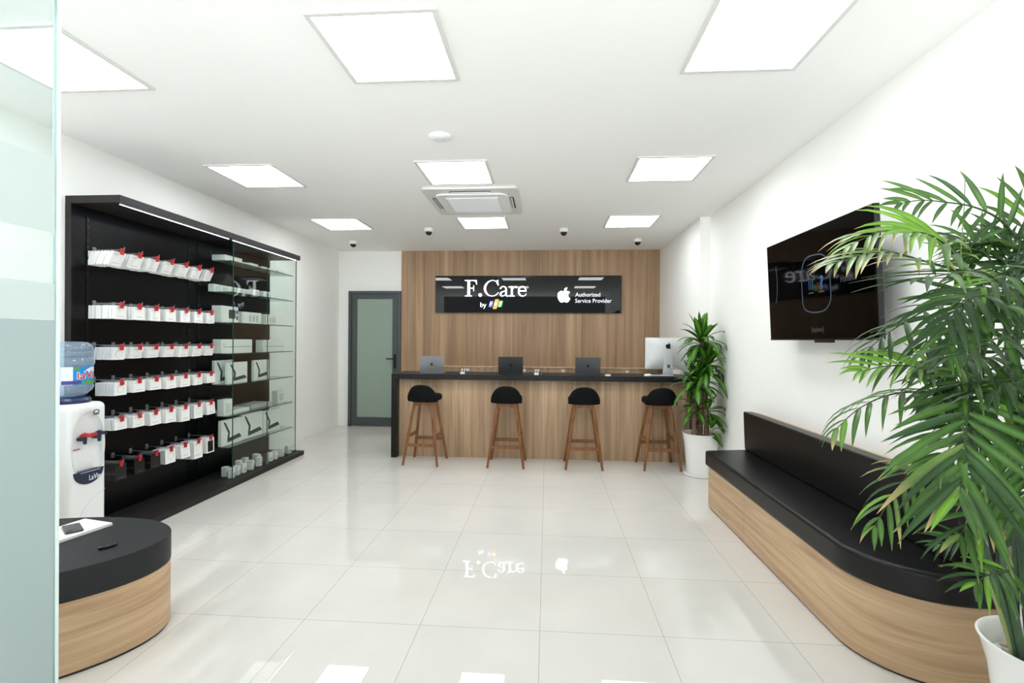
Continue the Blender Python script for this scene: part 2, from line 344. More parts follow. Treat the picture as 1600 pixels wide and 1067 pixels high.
FRONDS = [
  ( [(1.544, 1.75, 1.782), (1.463, 1.72, 1.839), (1.368, 1.7, 1.874), (1.271, 1.68, 1.884), (1.182, 1.66, 1.886), (1.102, 1.64, 1.871)] , 0.15,13,0.75,0.25,0.6,0.1 ),
  ( [(1.394, 1.75, 1.67), (1.316, 1.72, 1.75), (1.232, 1.7, 1.786), (1.149, 1.68, 1.795), (1.052, 1.66, 1.785), (0.949, 1.64, 1.737)] , 0.17,18,0.35,0.6,0.75,0.6 ),
  ( [(1.32, 1.65, 1.636), (1.215, 1.6, 1.663), (1.12, 1.57, 1.681), (1.024, 1.55, 1.701), (0.93, 1.53, 1.692), (0.824, 1.5, 1.661)] , 0.16,18,0.3,0.5,0.6,0.7 ),
  ( [(1.256, 1.6, 1.663), (1.177, 1.55, 1.719), (1.101, 1.52, 1.749), (1.043, 1.5, 1.752)] , 0.2,9,0.6,0.5,0.85,0.0 ),
  ( [(1.47, 1.85, 1.627), (1.391, 1.83, 1.581), (1.332, 1.82, 1.502), (1.297, 1.8, 1.413), (1.283, 1.8, 1.335)] , 0.17,11,0.95,0.2,0.25,0.0 ),
  ( [(1.331, 1.7, 1.57), (1.239, 1.68, 1.552), (1.128, 1.66, 1.495), (1.054, 1.65, 1.444), (1.0, 1.64, 1.399)] , 0.16,10,0.2,0.8,0.25,0.0 ),
  ( [(1.237, 1.6, 1.289), (1.167, 1.58, 1.338), (1.088, 1.56, 1.363), (1.009, 1.55, 1.363), (0.93, 1.54, 1.348)] , 0.14,12,0.5,0.4,0.95,0.0 ),
  ( [(1.333, 1.65, 1.255), (1.242, 1.63, 1.276), (1.126, 1.6, 1.283), (1.029, 1.58, 1.272), (0.934, 1.56, 1.231), (0.864, 1.55, 1.169)] , 0.16,13,0.15,1.0,0.35,0.3 ),
  ( [(1.239, 1.5, 1.053), (1.129, 1.48, 1.073), (1.03, 1.46, 1.076), (0.964, 1.45, 1.006), (0.907, 1.44, 0.918)] , 0.13,14,0.3,0.8,0.4,0.2 ),
  ( [(1.203, 1.5, 1.317), (1.118, 1.4, 1.256), (1.073, 1.35, 1.18), (1.044, 1.32, 1.113), (1.022, 1.3, 1.062)] , 0.23,15,1.0,0.25,0.45,0.1 ),
  ( [(1.468, 1.75, 0.745), (1.418, 1.75, 0.769), (1.357, 1.75, 0.773), (1.309, 1.75, 0.761)] , 0.09,9,0.5,0.3,0.15,0.0 ),
  ( [(1.318, 1.5, 0.791), (1.267, 1.48, 0.789), (1.217, 1.46, 0.788), (1.184, 1.45, 0.77)] , 0.11,6,0.5,0.6,0.6,0.0 ),
  ( [(1.277, 1.5, 1.609), (1.168, 1.42, 1.625), (1.072, 1.36, 1.617), (0.988, 1.32, 1.604), (0.92, 1.3, 1.589)] , 0.2,9,0.1,0.25,0.2,0.0 ),
  ( [(1.304, 1.5, 1.463), (1.176, 1.4, 1.546), (1.096, 1.35, 1.555), (1.034, 1.32, 1.531), (0.992, 1.3, 1.482)] , 0.16,8,0.6,0.7,0.15,0.0 ),
  ( [(1.347, 1.5, 1.391), (1.225, 1.4, 1.444), (1.159, 1.36, 1.447), (1.088, 1.33, 1.427), (1.019, 1.3, 1.402)] , 0.18,9,0.1,0.3,0.15,0.0 ),
  ( [(1.323, 1.5, 1.246), (1.335, 1.45, 1.323), (1.355, 1.42, 1.326), (1.384, 1.4, 1.277)] , 0.2,12,0.5,0.5,0.3,0 ),
  ( [(1.478, 1.7, 1.385), (1.57, 1.75, 1.574), (1.676, 1.78, 1.684), (1.795, 1.8, 1.708)] , 0.17,13,0.5,0.4,0.3,0 ),
  ( [(1.549, 1.75, 1.722), (1.54, 1.72, 1.821), (1.56, 1.7, 1.898), (1.617, 1.68, 1.932)] , 0.15,12,0.6,0.3,0.5,0 ),
  ( [(1.52, 1.75, 1.553), (1.518, 1.76, 1.682), (1.575, 1.78, 1.76), (1.663, 1.8, 1.795)] , 0.17,12,0.6,0.5,0.2,0 ),
  ( [(1.546, 1.78, 1.577), (1.511, 1.8, 1.709), (1.457, 1.81, 1.777), (1.403, 1.82, 1.791)] , 0.15,12,0.5,0.5,0.3,0 ),
  ( [(1.381, 1.6, 1.504), (1.293, 1.55, 1.577), (1.201, 1.5, 1.554), (1.135, 1.47, 1.48), (1.108, 1.46, 1.417)] , 0.18,11,0.6,0.6,0.15,0 ),
  ( [(1.399, 1.6, 1.504), (1.39, 1.55, 1.586), (1.387, 1.5, 1.572), (1.402, 1.47, 1.499)] , 0.18,11,0.5,0.6,0.15,0 ),
  ( [(1.402, 1.6, 1.194), (1.322, 1.55, 1.295), (1.228, 1.5, 1.335), (1.161, 1.48, 1.318), (1.096, 1.46, 1.265)] , 0.17,12,0.4,0.6,0.35,0 ),
  ( [(1.406, 1.6, 1.194), (1.393, 1.55, 1.277), (1.39, 1.5, 1.247), (1.388, 1.47, 1.145)] , 0.18,12,0.6,0.5,0.2,0 ),
  ( [(1.406, 1.6, 1.156), (1.281, 1.5, 1.208), (1.188, 1.45, 1.206), (1.1, 1.4, 1.17), (1.029, 1.37, 1.125)] , 0.2,12,0.4,0.5,0.4,0.1 ),
  ( [(1.406, 1.6, 1.136), (1.287, 1.45, 1.182), (1.26, 1.4, 1.123), (1.241, 1.37, 1.014)] , 0.22,14,0.9,0.4,0.5,0 ),
  ( [(1.491, 1.7, 1.056), (1.574, 1.75, 1.088), (1.661, 1.78, 1.04), (1.742, 1.8, 0.929)] , 0.18,12,0.6,0.6,0.1,0 ),
  ( [(1.523, 1.72, 1.572), (1.538, 1.76, 1.682), (1.532, 1.8, 1.742), (1.487, 1.82, 1.735), (1.432, 1.83, 1.681)] , 0.16,15,0.5,0.4,0.05,0 ),
  ( [(1.569, 1.75, 1.68), (1.565, 1.78, 1.76), (1.529, 1.81, 1.788), (1.473, 1.83, 1.77)] , 0.16,15,0.5,0.4,0.1,0 ),
  ( [(1.524, 1.7, 1.652), (1.608, 1.74, 1.741), (1.715, 1.78, 1.748), (1.795, 1.8, 1.686)] , 0.18,15,0.5,0.4,0.1,0 ),
  ( [(1.553, 1.72, 1.468), (1.55, 1.75, 1.553), (1.533, 1.8, 1.556), (1.468, 1.82, 1.491), (1.424, 1.83, 1.38)] , 0.16,15,0.6,0.4,0.05,0 ),
  ( [(1.5, 1.65, 1.427), (1.583, 1.7, 1.509), (1.669, 1.75, 1.427), (1.719, 1.78, 1.299)] , 0.18,14,0.6,0.5,0.1,0 ),
  ( [(1.546, 1.72, 1.26), (1.551, 1.76, 1.32), (1.525, 1.8, 1.294), (1.481, 1.82, 1.204), (1.458, 1.83, 1.09)] , 0.15,14,0.6,0.4,0.05,0 ),
  ( [(1.546, 1.72, 1.219), (1.602, 1.75, 1.279), (1.68, 1.78, 1.212), (1.72, 1.8, 1.08)] , 0.16,14,0.6,0.4,0.1,0 ),
  ( [(1.528, 1.72, 1.093), (1.523, 1.76, 1.149), (1.496, 1.8, 1.119), (1.43, 1.82, 1.036)] , 0.15,13,0.6,0.4,0.05,0 ),
  ( [(1.399, 1.55, 1.539), (1.328, 1.5, 1.609), (1.243, 1.46, 1.613), (1.161, 1.43, 1.574)] , 0.15,11,0.4,0.6,0.3,0 ),
  ( [(1.53, 1.7, 1.016), (1.605, 1.74, 1.049), (1.613, 1.78, 0.91), (1.601, 1.8, 0.772)] , 0.15,12,0.7,0.4,0.05,0 ),
  ( [(1.392, 1.6, 1.339), (1.312, 1.57, 1.388), (1.225, 1.54, 1.379), (1.149, 1.52, 1.333), (1.099, 1.5, 1.269)] , 0.15,13,0.3,0.6,0.2,0 ),
  ( [(1.494, 1.75, 1.214), (1.45, 1.77, 1.275), (1.404, 1.79, 1.283), (1.34, 1.8, 1.204)] , 0.15,12,0.6,0.5,0.1,0 ),
  ( [(1.555, 1.8, 1.382), (1.512, 1.81, 1.447), (1.448, 1.82, 1.425), (1.386, 1.82, 1.335)] , 0.15,12,0.7,0.4,0.1,0 ),
  ( [(1.394, 1.55, 1.127), (1.391, 1.5, 1.174), (1.305, 1.45, 1.077), (1.263, 1.42, 0.981)] , 0.16,10,0.7,0.5,0.3,0 ),
  ( [(1.388, 1.55, 0.883), (1.3, 1.5, 0.954), (1.24, 1.48, 0.977), (1.174, 1.46, 0.946), (1.141, 1.45, 0.896)] , 0.15,9,0.5,0.6,0.5,0.3 ),
  ( [(1.472, 1.6, 1.466), (1.302, 1.45, 1.34), (1.227, 1.42, 1.324), (1.171, 1.4, 1.3)] , 0.17,10,0.2,0.4,0.15,0 ),
  ( [(1.621, 1.8, 0.86), (1.597, 1.82, 0.941), (1.667, 1.83, 0.984), (1.76, 1.84, 0.939)] , 0.16,10,0.6,0.5,0.05,0 ),
]
PALM_STEMS = [
  ( [(1.407, 1.66, 0.458), (1.396, 1.66, 0.619), (1.389, 1.66, 0.74), (1.364, 1.65, 0.904), (1.325, 1.62, 1.032)] , 0.007 ),
  ( [(1.435, 1.66, 0.459), (1.407, 1.66, 0.64), (1.371, 1.65, 0.804), (1.343, 1.64, 0.927), (1.29, 1.6, 1.114), (1.243, 1.55, 1.294)] , 0.012 ),
  ( [(1.466, 1.64, 0.434), (1.442, 1.65, 0.626), (1.416, 1.65, 0.786), (1.41, 1.66, 0.983), (1.418, 1.66, 1.104)] , 0.013 ),
  ( [(1.576, 1.72, 0.429), (1.551, 1.72, 0.678), (1.507, 1.7, 0.933), (1.472, 1.68, 1.182), (1.463, 1.68, 1.386), (1.488, 1.72, 1.551)] , 0.012 ),
  ( [(1.551, 1.74, 0.478), (1.543, 1.74, 0.668), (1.505, 1.7, 0.974), (1.485, 1.68, 1.223), (1.507, 1.7, 1.426), (1.549, 1.75, 1.722)] , 0.01 ),
  ( [(1.573, 1.7, 0.482), (1.561, 1.65, 0.811), (1.484, 1.6, 1.118), (1.446, 1.58, 1.313)] , 0.012 ),
  ( [(1.393, 1.78, 1.674), (1.398, 1.78, 1.793), (1.404, 1.78, 1.88), (1.407, 1.78, 1.986)] , 0.0016 ),
]
# ------------------------------------------------------------------ palette
FLOOR_A = (206, 203, 196); FLOOR_B = (217, 214, 207)
M_FLOOR = floor_mat()
M_WALL = pbr('wall_paint', (247, 247, 243), .7, spec=.2, var=.02)
M_CEIL = pbr('ceiling_paint', (249, 249, 247), .85, spec=.1, var=.01)
M_CLAD = wood('oak_cladding', (150,117,86), (192,159,124), (14,14,.45), .135, 0, .5)
M_CFRONT = wood('oak_counter_front', (160,128,97), (206,176,142), (20,20,.6), .19, 0, .5, .7, .14)
M_BENCHW = wood('oak_bench_side', (166,132,98), (214,184,148), (.9,.9,24), None, 0, .45)
M_STOOL = wood('walnut_stool', (94,57,29), (150,98,55), (30,30,4), None, 0, .4)
M_BLACKLAM = pbr('black_laminate', (38,38,39), .42, bump=.05, bump_scale=120)
M_OTTOP = pbr('ottoman_black_top', (31,33,35), .5, spec=.35)
M_COUNTER = wood('black_stained_top', (11,10,11), (25,23,24), (1.2,30,30), None, 0, .4)
M_LEATHER = pbr('black_leather', (11,11,12), .36, spec=.35, bump=.12, bump_scale=420)
M_FABRIC = pbr('charcoal_fabric', (19,20,21), .85, spec=.12, bump=.3, bump_scale=900)
M_CABIN = pbr('cabinet_inside_black', (4,5,7), .28, spec=.22)
M_CABF = pbr('cabinet_frame_dark', (36,33,32), .5, spec=.3)
M_DKGREY = pbr('door_frame_grey', (68,75,76), .4)
M_DOORG = pbr('door_frosted_pane', (146,163,149), .25, spec=.4)
M_BLACK = pbr('black_plastic', (16,16,17), .35)
M_BLACKM = pbr('black_metal', (20,20,21), .3, metal=.6)
M_GLOSSB = pbr('black_gloss_glass', (5,6,8), .02, spec=.5)
M_TVB = pbr('screen_black_glass', (4,3,3), .04, spec=.2)
M_WHITE = pbr('white_plastic', (236,238,238), .3)
M_WHITEP = pbr('white_ceramic', (240,240,238), .22)
M_CARD = pbr('white_carton', (234,234,230), .5)
M_CARDG = pbr('grey_carton', (176,178,182), .5)
M_CARDW = pbr('pack_white', (238,239,236), .45)
M_CARDS = pbr('pack_grey_side', (212,213,218), .5)
M_PRINT = pbr('dark_grey_print', (62,64,66), .5)
M_PRINTL = pbr('light_grey_print', (186,188,184), .5)
M_RED = pbr('red_plastic', (178,34,42), .4)
M_ALU = pbr('aluminium_silver', (150,152,154), .35, metal=.7)
M_SPACE = pbr('space_grey_aluminium', (98,100,103), .38, metal=.7)
M_SPACED = pbr('dark_space_grey', (70,71,75), .36, metal=.7)
M_TVB.node_tree.nodes['Principled BSDF'].inputs['IOR'].default_value = 1.17
M_TVB.node_tree.nodes['Principled BSDF'].inputs['Specular IOR Level'].default_value = .5
M_COUNTER.node_tree.nodes['Principled BSDF'].inputs['Specular IOR Level'].default_value = .3
M_IMAC = pbr('silver_anodised', (205,207,206), .35, metal=.35)
M_FRAMEW = pbr('light_frame_aluminium', (222,223,219), .5)
M_GLASS = glass('clear_glass_sheet', (.955,.985,.97), 1.45, 1.0)
M_SHELFG = glass('shelf_glass', (.86,.93,.9), 1.5, 1.0)
M_GEDGE = pbr('glass_edge_green', (38,66,58), .15)
M_DOORGL = glass('door_glass', (.92,.965,.95), 1.45, .8, .03)
M_FILM = frosted('frosted_film', (202,213,213), .5, .94)
M_FILML = frosted('frosted_film_light', (226,232,230), .5, .86)
M_EDGE = pbr('pale_edge_highlight', (225,238,234), .25)  # near-white colour stands in for refracted light at the glass edge
M_TAB = glass('clear_hang_tab', (.8,.82,.84), 1.45, 1.2, .12)
M_BOTTLE = glass('blue_bottle_plastic', (.78,.89,.98), 1.4, 1.2, .19, (.66,.82,.95))
M_NAVY = pbr('navy_plastic', (28,44,84), .3)
M_NAVYD = pbr('navy_tray', (24,40,66), .35)
M_LBLUE = pbr('label_blue', (20,140,205), .35)
M_LWHITE = pbr('label_white', (225,230,242), .4)
M_LPURP = pbr('label_violet', (70,64,140), .4)
M_LGREEN = pbr('label_green', (96,160,40), .4)
M_LRED = pbr('label_red', (200,24,60), .35)
M_LOGOB = pbr('logo_black', (14,14,15), .25)
M_SOIL = pbr('dark_soil', (58,46,36), .9, var=.6, bump=.8, bump_scale=60)
M_PEBBLE = pbr('pale_pebble', (196,184,160), .6, var=.5)
M_CANE = wood('plant_cane', (104,80,62), (150,122,98), (8,8,60), None, 0, .7)
M_STEM = wood('palm_stem_green', (26,48,32), (58,86,52), (9,9,5), None, 0, .4)
M_STEMY = pbr('palm_stem_pale', (128,138,84), .5)
M_LAMP = emit('lit_diffuser', (247,251,255), LAMP)
M_LED = emit('led_strip_light', (225,240,255), 14.0)
M_SIGNW = emit('lit_letters', (240,246,255), 3.6)
M_SIGNT = emit('lit_small_letters', (240,246,255), 1.25)
M_SIGNB = emit('lit_blue', (110,120,225), 1.5)
M_SIGNO = emit('lit_orange', (255,165,70), 1.7)
M_SIGNG = emit('lit_green', (130,225,140), 1.5)
M_SCR = emit('screen_outline_glow', (120,165,205), .13)
M_SCRB = emit('screen_icon_glow', (40,130,200), .35)
M_SCRT = emit('screen_caption_glow', (150,160,175), .12)
M_PALM = [leaf_mat('palm_leaf_deep', (40,72,32), (58,96,42), ((150,140,80),.93)),
          leaf_mat('palm_leaf_mid', (62,102,38), (88,130,52), ((172,160,96),.9)),
          leaf_mat('palm_leaf_bright', (98,150,42), (132,178,60), ((190,170,100),.9)),
          leaf_mat('palm_leaf_browned', (98,132,56), (134,160,86), ((206,176,124),.55))]
M_DRAC = leaf_mat('striped_leaf', (34,86,26), (112,166,48))
M_PAPER = pbr('white_paper_folder', (240,236,234), .6)
M_PINKW = pbr('sign_dark_back', (20,20,22), .4)

# ------------------------------------------------------------------ setting
S = dict(kind='structure')
H = 2.879
tag(bx('floor', M_FLOOR, -3.7,2.1,-.9,8.2,-.12,0), 'cream polished floor tiles reflecting the lit sign', 'floor', **S)
tag(bx('ceiling', M_CEIL, -3.7,2.1,-.5,8.2,H,H+.1), 'flat white plaster ceiling with square light panels', 'ceiling', **S)
tag(bx('wall_left', M_WALL, -3.6,-3.45,-.5,8.2,0,H), 'white painted wall behind the black display cabinet', 'wall', **S)
tag(bx('wall_right', M_WALL, 1.878,2.05,-.5,8.2,0,H), 'white painted wall behind the television and bench', 'wall', **S)
tag(bx('wall_rear_right', M_WALL, 1.765,1.878,5.9,8.0,0,H), 'white stepped wall section beside the reception counter', 'wall', **S)
tag(bx('wall_back', M_WALL, -3.45,1.765,7.975,8.15,0,H), 'white back wall around the grey glazed door', 'wall', **S)
tag(bx('wall_cladding', M_CLAD, -2.388,1.765,7.95,7.975,0,H), 'light oak board cladding behind the black sign', 'wall', **S)

door = tag(empty('door_1', (-2.83,7.975,0)), 'grey framed frosted glass door in the back wall', 'door', **S)
fr = MB(); x0, x1, zt = -.44, .44, 2.224
for a in ((x0,x0+.05,0,zt),(x1-.05,x1,0,zt),(x0+.05,x1-.05,zt-.05,zt)): fr.box(a[0],a[1],-.05,0,a[2],a[3])
fr.build('door_frame', M_DKGREY, door, bevel=.004)
lf = MB()
for a in ((-.385,-.298,.012,2.17),(.298,.385,.012,2.17),(-.298,.298,.012,.15),(-.298,.298,2.095,2.17)): lf.box(a[0],a[1],-.038,-.004,a[2],a[3])
lf.build('door_leaf', M_DKGREY, door, bevel=.004)
bx('door_pane', M_DOORG, -.298,.298,-.022,-.014,.15,2.095, door)
hd = MB(); hd.box(.332,.36,-.05,-.038,.955,1.19); hd.tube([(.346,-.05,1.115),(.346,-.085,1.115),(.33,-.092,1.115),(.215,-.092,1.115)], .0095)
hd.lathe([(0,0),(.011,0),(.011,.008),(0,.008)], 12, (0,0,0), 0, Matrix.Translation((.346,-.05,1.0)) @ Matrix.Rotation(R(90),4,'X'))
hd.build('door_handle', M_BLACKM, door)

gd = tag(empty('door_2', (-1.339,.76,0)), 'open frameless glass door with frosted bands at the entrance', 'door', **S)
bx('glass_pane', M_DOORGL, -.006,.006,-.5,.494,.012,2.5, gd, bevel=.001)
for z0, z1, m in ((1.714,1.912,M_FILML),(1.479,1.577,M_FILML),(.02,1.478,M_FILM)):
    bx('frosted_band', m, .0062,.0068,-.5,.488,z0,z1, gd)
bx('bright_edge', M_EDGE, -.008,.008,.494,.503,.012,2.5, gd, bevel=.002)  # added strip, paints the bright highlight along the free edge of the pane

# ------------------------------------------------------------------ ceiling fittings
lamp = None
for r in range(3):
    for c in range(3):
        o = None
        if lamp is None:
            o = empty('ceiling_light'); lamp = o
            f = MB(); w = .3; q = .275
            for a in ((-w,w,-w,-q),(-w,w,q,w),(-w,-q,-q,q),(q,w,-q,q)): f.box(a[0],a[1],a[2],a[3],-.012,0)
            f.build('frame', M_FRAMEW, o, bevel=.003)
            bx('diffuser', M_LAMP, -q,q,-q,q,-.006,-.001, o)
        else: o = copy_tree(lamp)
        o.location = (-2.878+.3+c*1.7865, 2.1185+.3+r*1.8168, H)
        lab = {(0,0):'square lit ceiling panel partly behind the entrance glass door', (0,1):'largest square lit ceiling panel, front row centre above the floor tiles',
               (0,2):'square lit ceiling panel at the front right above the palm side', (1,0):'square lit ceiling panel above the hook section of the cabinet',
               (1,1):'square lit ceiling panel just in front of the air conditioner', (1,2):'square lit ceiling panel in the middle row nearest the television wall',
               (2,0):'square lit ceiling panel in the rear row nearest the cabinet', (2,1):'square lit ceiling panel just behind the air conditioner',
               (2,2):'square lit ceiling panel in the rear row above the fourth stool'}[(r,c)]
        tag(o, lab, 'ceiling light', 'square ceiling light panels')

ac = tag(empty('ceiling_air_conditioner', (-.75,5.08,H)), 'white square cassette air conditioner set in the ceiling', 'air conditioner')
p = MB(); p.prism(rrect(-.465,.465,-.48,.48,.05), -.03, 0); p.build('surround_panel', M_FRAMEW, ac, bevel=.008)
p = MB(); p.prism(rrect(-.36,.36,-.36,.36,.1,8), -.05, -.03); p.build('inner_panel', M_WHITE, ac, bevel=.012, bseg=3)
g = MB(); g.prism(rrect(-.26,.26,-.26,.26,.01), -.056, -.05)
for k in range(24): g.box(-.25,.25,-.25+k*.0212,-.25+k*.0212+.011,-.059,-.056)
g.build('intake_grille', M_WHITE, ac)
for k in range(4):
    M = Matrix.Rotation(k*math.pi/2,4,'Z')
    s_ = MB(); s_.prism(rrect(-.2,.2,-.408,-.372,.017), -.034, -.0302, 'xy', 0, M); s_.build('air_outlet', M_BLACK, ac)
    s_ = MB(); s_.prism(rrect(-.19,.19,-.392,-.38,.005), -.04, -.034, 'xy', 0, M); s_.build('louvre_flap', M_WHITE, ac)
    s_ = MB(); pts = [(.405*math.cos(R(a))*1, .405*math.sin(R(a)), 0) for a in range(36,55,3)]
    stroke(s_, [(x*1.0,y*1.0) for x,y,_ in pts], [.024]*len(pts), lambda s,t,h: M @ Vector((s,t,-.0302-h)), 0, .004, n=2)
    s_.build('corner_outlet', M_BLACK, ac)

ap = tag(empty('wireless_access_point', (-.769,3.475,H)), 'small round white wireless disc on the ceiling', 'access point')
MB().lathe([(0,-.028),(.03,-.0275),(.062,-.022),(.078,-.012),(.083,0),(0,0)], 40, mat=0).build('body', M_WHITE, ap, weld=True)
MB().lathe([(.026,-.0278),(.03,-.0292),(.034,-.0274)], 32).build('light_ring', M_CARDS, ap, recalc=False)

cam0 = None
for (x,y,lab) in ((-2.874,7.132,'white dome camera on the ceiling nearest the grey door'), (-1.549,6.348,'white dome camera hanging left of the sign lettering'),
                  (.203,6.438,'white dome camera hanging above the fruit logo on the sign'), (1.27,7.128,'white dome camera in the ceiling corner above the desktop computer')):
    if cam0 is None:
        o = cam0 = empty('dome_camera')
        MB().lathe([(0,-.045),(.045,-.045),(.056,-.036),(.06,-.004),(.06,0),(0,0)], 28).build('mount', M_WHITEP, o, weld=True)
        MB().lathe([(.044*math.cos(R(a)), -.045-.044*math.sin(R(a))) for a in range(0,91,10)], 28).build('dome', M_GLOSSB, o, weld=True)
    else: o = copy_tree(cam0)
    o.location = (x,y,H); tag(o, lab, 'camera', 'ceiling dome cameras')

# ------------------------------------------------------------------ the sign
sg = tag(empty('wall_sign', (-.325,7.94,2.168)), 'black glass sign with lit white lettering on the oak wall', 'sign')
bx('sign_panel', M_GLOSSB, -1.49,1.49,-.03,.01,-.298,.298, sg, bevel=.002)
def SL(x,y,h): return ((-1.815+(x-15)*.000964)+.325, -.0305-h, 1.87+(682-y)*.000964-2.168)
def SRr(x,y,h): return ((1.165-(1540-x)*.000674)+.325, -.0305-h, 1.87+(815-y)*.000674-2.168)
hh = .008
m = MB()
for poly in ([(514,136),(714,136),(718,212),(709,212),(700,178),(678,150),(514,149)], [(558,140),(602,140),(602,404),(558,404)], [(602,264),(668,264),(668,278),(602,278)],
             [(654,262),(662,226),(670,226),(670,322),(662,322),(654,282)], [(516,407),(516,398),(548,391),(612,391),(636,398),(636,407)]): slab(m, poly, SL, 0, hh)
m.build('letter_F', M_SIGNW, sg)
m = MB(); slab(m, [(775+28*math.cos(a*.2618),384+28*math.sin(a*.2618)) for a in range(24)], SL, 0, hh); m.build('full_stop', M_SIGNW, sg)
m = MB()
stroke(m, [(1068,205),(1040,160),(985,142),(920,160),(870,215),(852,272),(868,335),(915,387),(985,402),(1045,380),(1080,340)], [26,16,13,24,44,50,44,26,14,16,10], SL, 0, hh, thin=.68)
slab(m, [(1040,165),(1060,135),(1074,135),(1082,225),(1070,225)], SL, 0, hh); m.build('letter_C', M_SIGNW, sg)
m = MB()
stroke(m, [(1207,385),(1207,320),(1204,272),(1178,246),(1140,246),(1116,272),(1112,284)], [38,38,36,22,16,28,34], SL, 0, hh, thin=.68)
stroke(m, [(1203,316),(1160,326),(1122,350),(1115,378),(1138,402),(1172,394),(1204,368)], [14,20,34,36,20,14,12], SL, 0, hh, thin=.68)
stroke(m, [(1206,365),(1214,395),(1238,404),(1262,388)], [36,28,14,8], SL, 0, hh, thin=.68); m.build('letter_a', M_SIGNW, sg)
m = MB()
for poly in ([(1288,242),(1318,236),(1318,402),(1288,402)], [(1260,252),(1260,244),(1300,238),(1300,256)], [(1258,408),(1258,397),(1285,390),(1322,390),(1350,397),(1350,408)]): slab(m, poly, SL, 0, hh)
stroke(m, [(1316,300),(1330,264),(1356,246),(1378,252),(1384,266)], [10,16,22,34,32], SL, 0, hh, thin=.68); m.build('letter_r', M_SIGNW, sg)
m = MB()
stroke(m, [(1535,318),(1527,272),(1500,246),(1468,244),(1432,270),(1418,325),(1434,378),(1478,402),(1522,392),(1546,362)], [34,30,16,16,34,38,36,20,14,8], SL, 0, hh, thin=.68)
slab(m, [(1420,310),(1548,310),(1548,326),(1420,326)], SL, 0, hh); m.build('letter_e', M_SIGNW, sg)
m = MB(); stroke(m, [(784,510),(784,545),(784,584)], [12,12,10], SL, 0, hh, thin=.68)
stroke(m, [(786,545),(802,534),(815,558),(802,583),(786,578)], [5,7,13,7,5], SL, 0, hh, thin=.68)
stroke(m, [(831,534),(842,560),(851,585)], [13,13,10], SL, 0, hh, thin=.68); stroke(m, [(873,534),(862,562),(848,596),(838,608),(830,606)], [6,7,7,9,12], SL, 0, hh, thin=.68)
m.build('word_by', M_SIGNW, sg)
def skew(x0,x1,y0,y1,k,r=12):
    q = rrect(x0,x1,y0,y1,r,4); return [(x+(y1-y)*k, y) for x,y in q]
for (x0,x1,y0,y1,mm,ch,nm) in ((914,972,482,587,M_SIGNB,'F','blue_tile'),(984,1050,455,617,M_SIGNO,'P','orange_tile'),(1068,1130,480,585,M_SIGNG,'T','green_tile')):
    m = MB(); slab(m, skew(x0,x1,y0,y1,.26), SL, 0, hh*.7); t_ = m.build(nm, mm, sg)
    m = MB(); c0 = (x0+x1)/2+.13*(y1-y0); cy_ = (y0+y1)/2
    text_into(m, ch, (c0-16,c0+16,cy_+24,cy_-24), lambda x,y,h: SL(x+(cy_-y)*.26,y,h), hh*.7, hh*.75, bold=.02); m.build('tile_letter', M_SIGNW, t_, recalc=False)
m = MB(); fruit_into(m, 190, 388, 355, lambda x,y,h: SRr(x,776-y,h), 0, hh)
m.build('fruit_logo', M_SIGNW, sg)
for nm, body, box in (('word_authorized','Authorized',(460,1045,427,332)), ('words_service_provider','Service Provider',(460,1310,572,476))):
    m = MB(); text_into(m, body, box, SRr, 0, .003, bold=.004); m.build(nm, M_SIGNT, sg, recalc=False)

# ------------------------------------------------------------------ display cabinet
cb = tag(empty('display_cabinet', (-3.24,4.6,0)), 'tall black display cabinet with hooks and glass shelves on the left wall', 'display cabinet')
def CB(nm, mat, x0,x1,y0,y1,z0,z1, par=cb, **k): return bx(nm, mat, x0+3.24,x1+3.24,y0-4.6,y1-4.6,z0,z1, par, **k)
bp = MB(); bp.box(-.205,-.165,-1.29,1.25,.05,2.392,0); bk = bp.build('back_panel', M_CABIN, cb)
CB('edge_strip', M_CABF, -3.448,-3.404,3.303,3.31,.05,2.392)
CB('top_board', M_CABF, -3.448,-3.03,3.303,5.87,2.392,2.446, bevel=.002)
CB('base_board', M_CABF, -3.448,-3.0,3.303,5.93,0,.05, bevel=.002)
for y in (3.435,4.474,4.6,4.76):
    s_ = MB(); s_.box(-.165,-.161,y-4.6-.013,y-4.6+.013,.1,2.35,0)
    for k in range(44): s_.box(-.1612,-.1606,y-4.6-.004,y-4.6+.004,.14+k*.05,.165+k*.05,1)
    s_.build('slotted_strip', [M_BLACKM, M_LOGOB], cb)
for (a,b) in ((3.345,4.57),(4.62,5.845)):
    s_ = CB('led_strip', M_WHITE, -3.073,-3.065,a,b,2.389,2.392)
    m = MB()
    for k in range(int((b-a)/.018)): m.box(-3.0715+3.24,-3.0665+3.24,a-4.6+k*.018,a-4.6+k*.018+.009,2.3865,2.389)
    m.build('light_diodes', M_LED, s_)
CB('front_glass', M_GLASS, -3.074,-3.066,4.635,5.232,.05,2.39); CB('front_glass', M_GLASS, -3.074,-3.066,5.236,5.845,.05,2.39)
CB('side_glass', M_GLASS, -3.404,-3.066,5.847,5.855,.05,2.39); CB('side_glass', M_GLASS, -3.404,-3.076,4.625,4.633,.05,2.39)
for y in (4.635,5.232,5.845): CB('glass_edge', M_GEDGE, -3.0745,-3.0655,y-.0015,y+.0015,.05,2.39)
CB('glass_lock', M_ALU, -3.066,-3.05,5.2,5.24,.055,.085, bevel=.004)
SH = [2.2,1.893,1.59,1.282,.975,.664,.36]
for z in SH:
    s_ = CB('glass_shelf', M_SHELFG, -3.402,-3.105,4.64,5.84,z-.008,z)
    CB('shelf_edge', M_GEDGE, -3.1052,-3.1035,4.64,5.84,z-.008,z, par=s_)

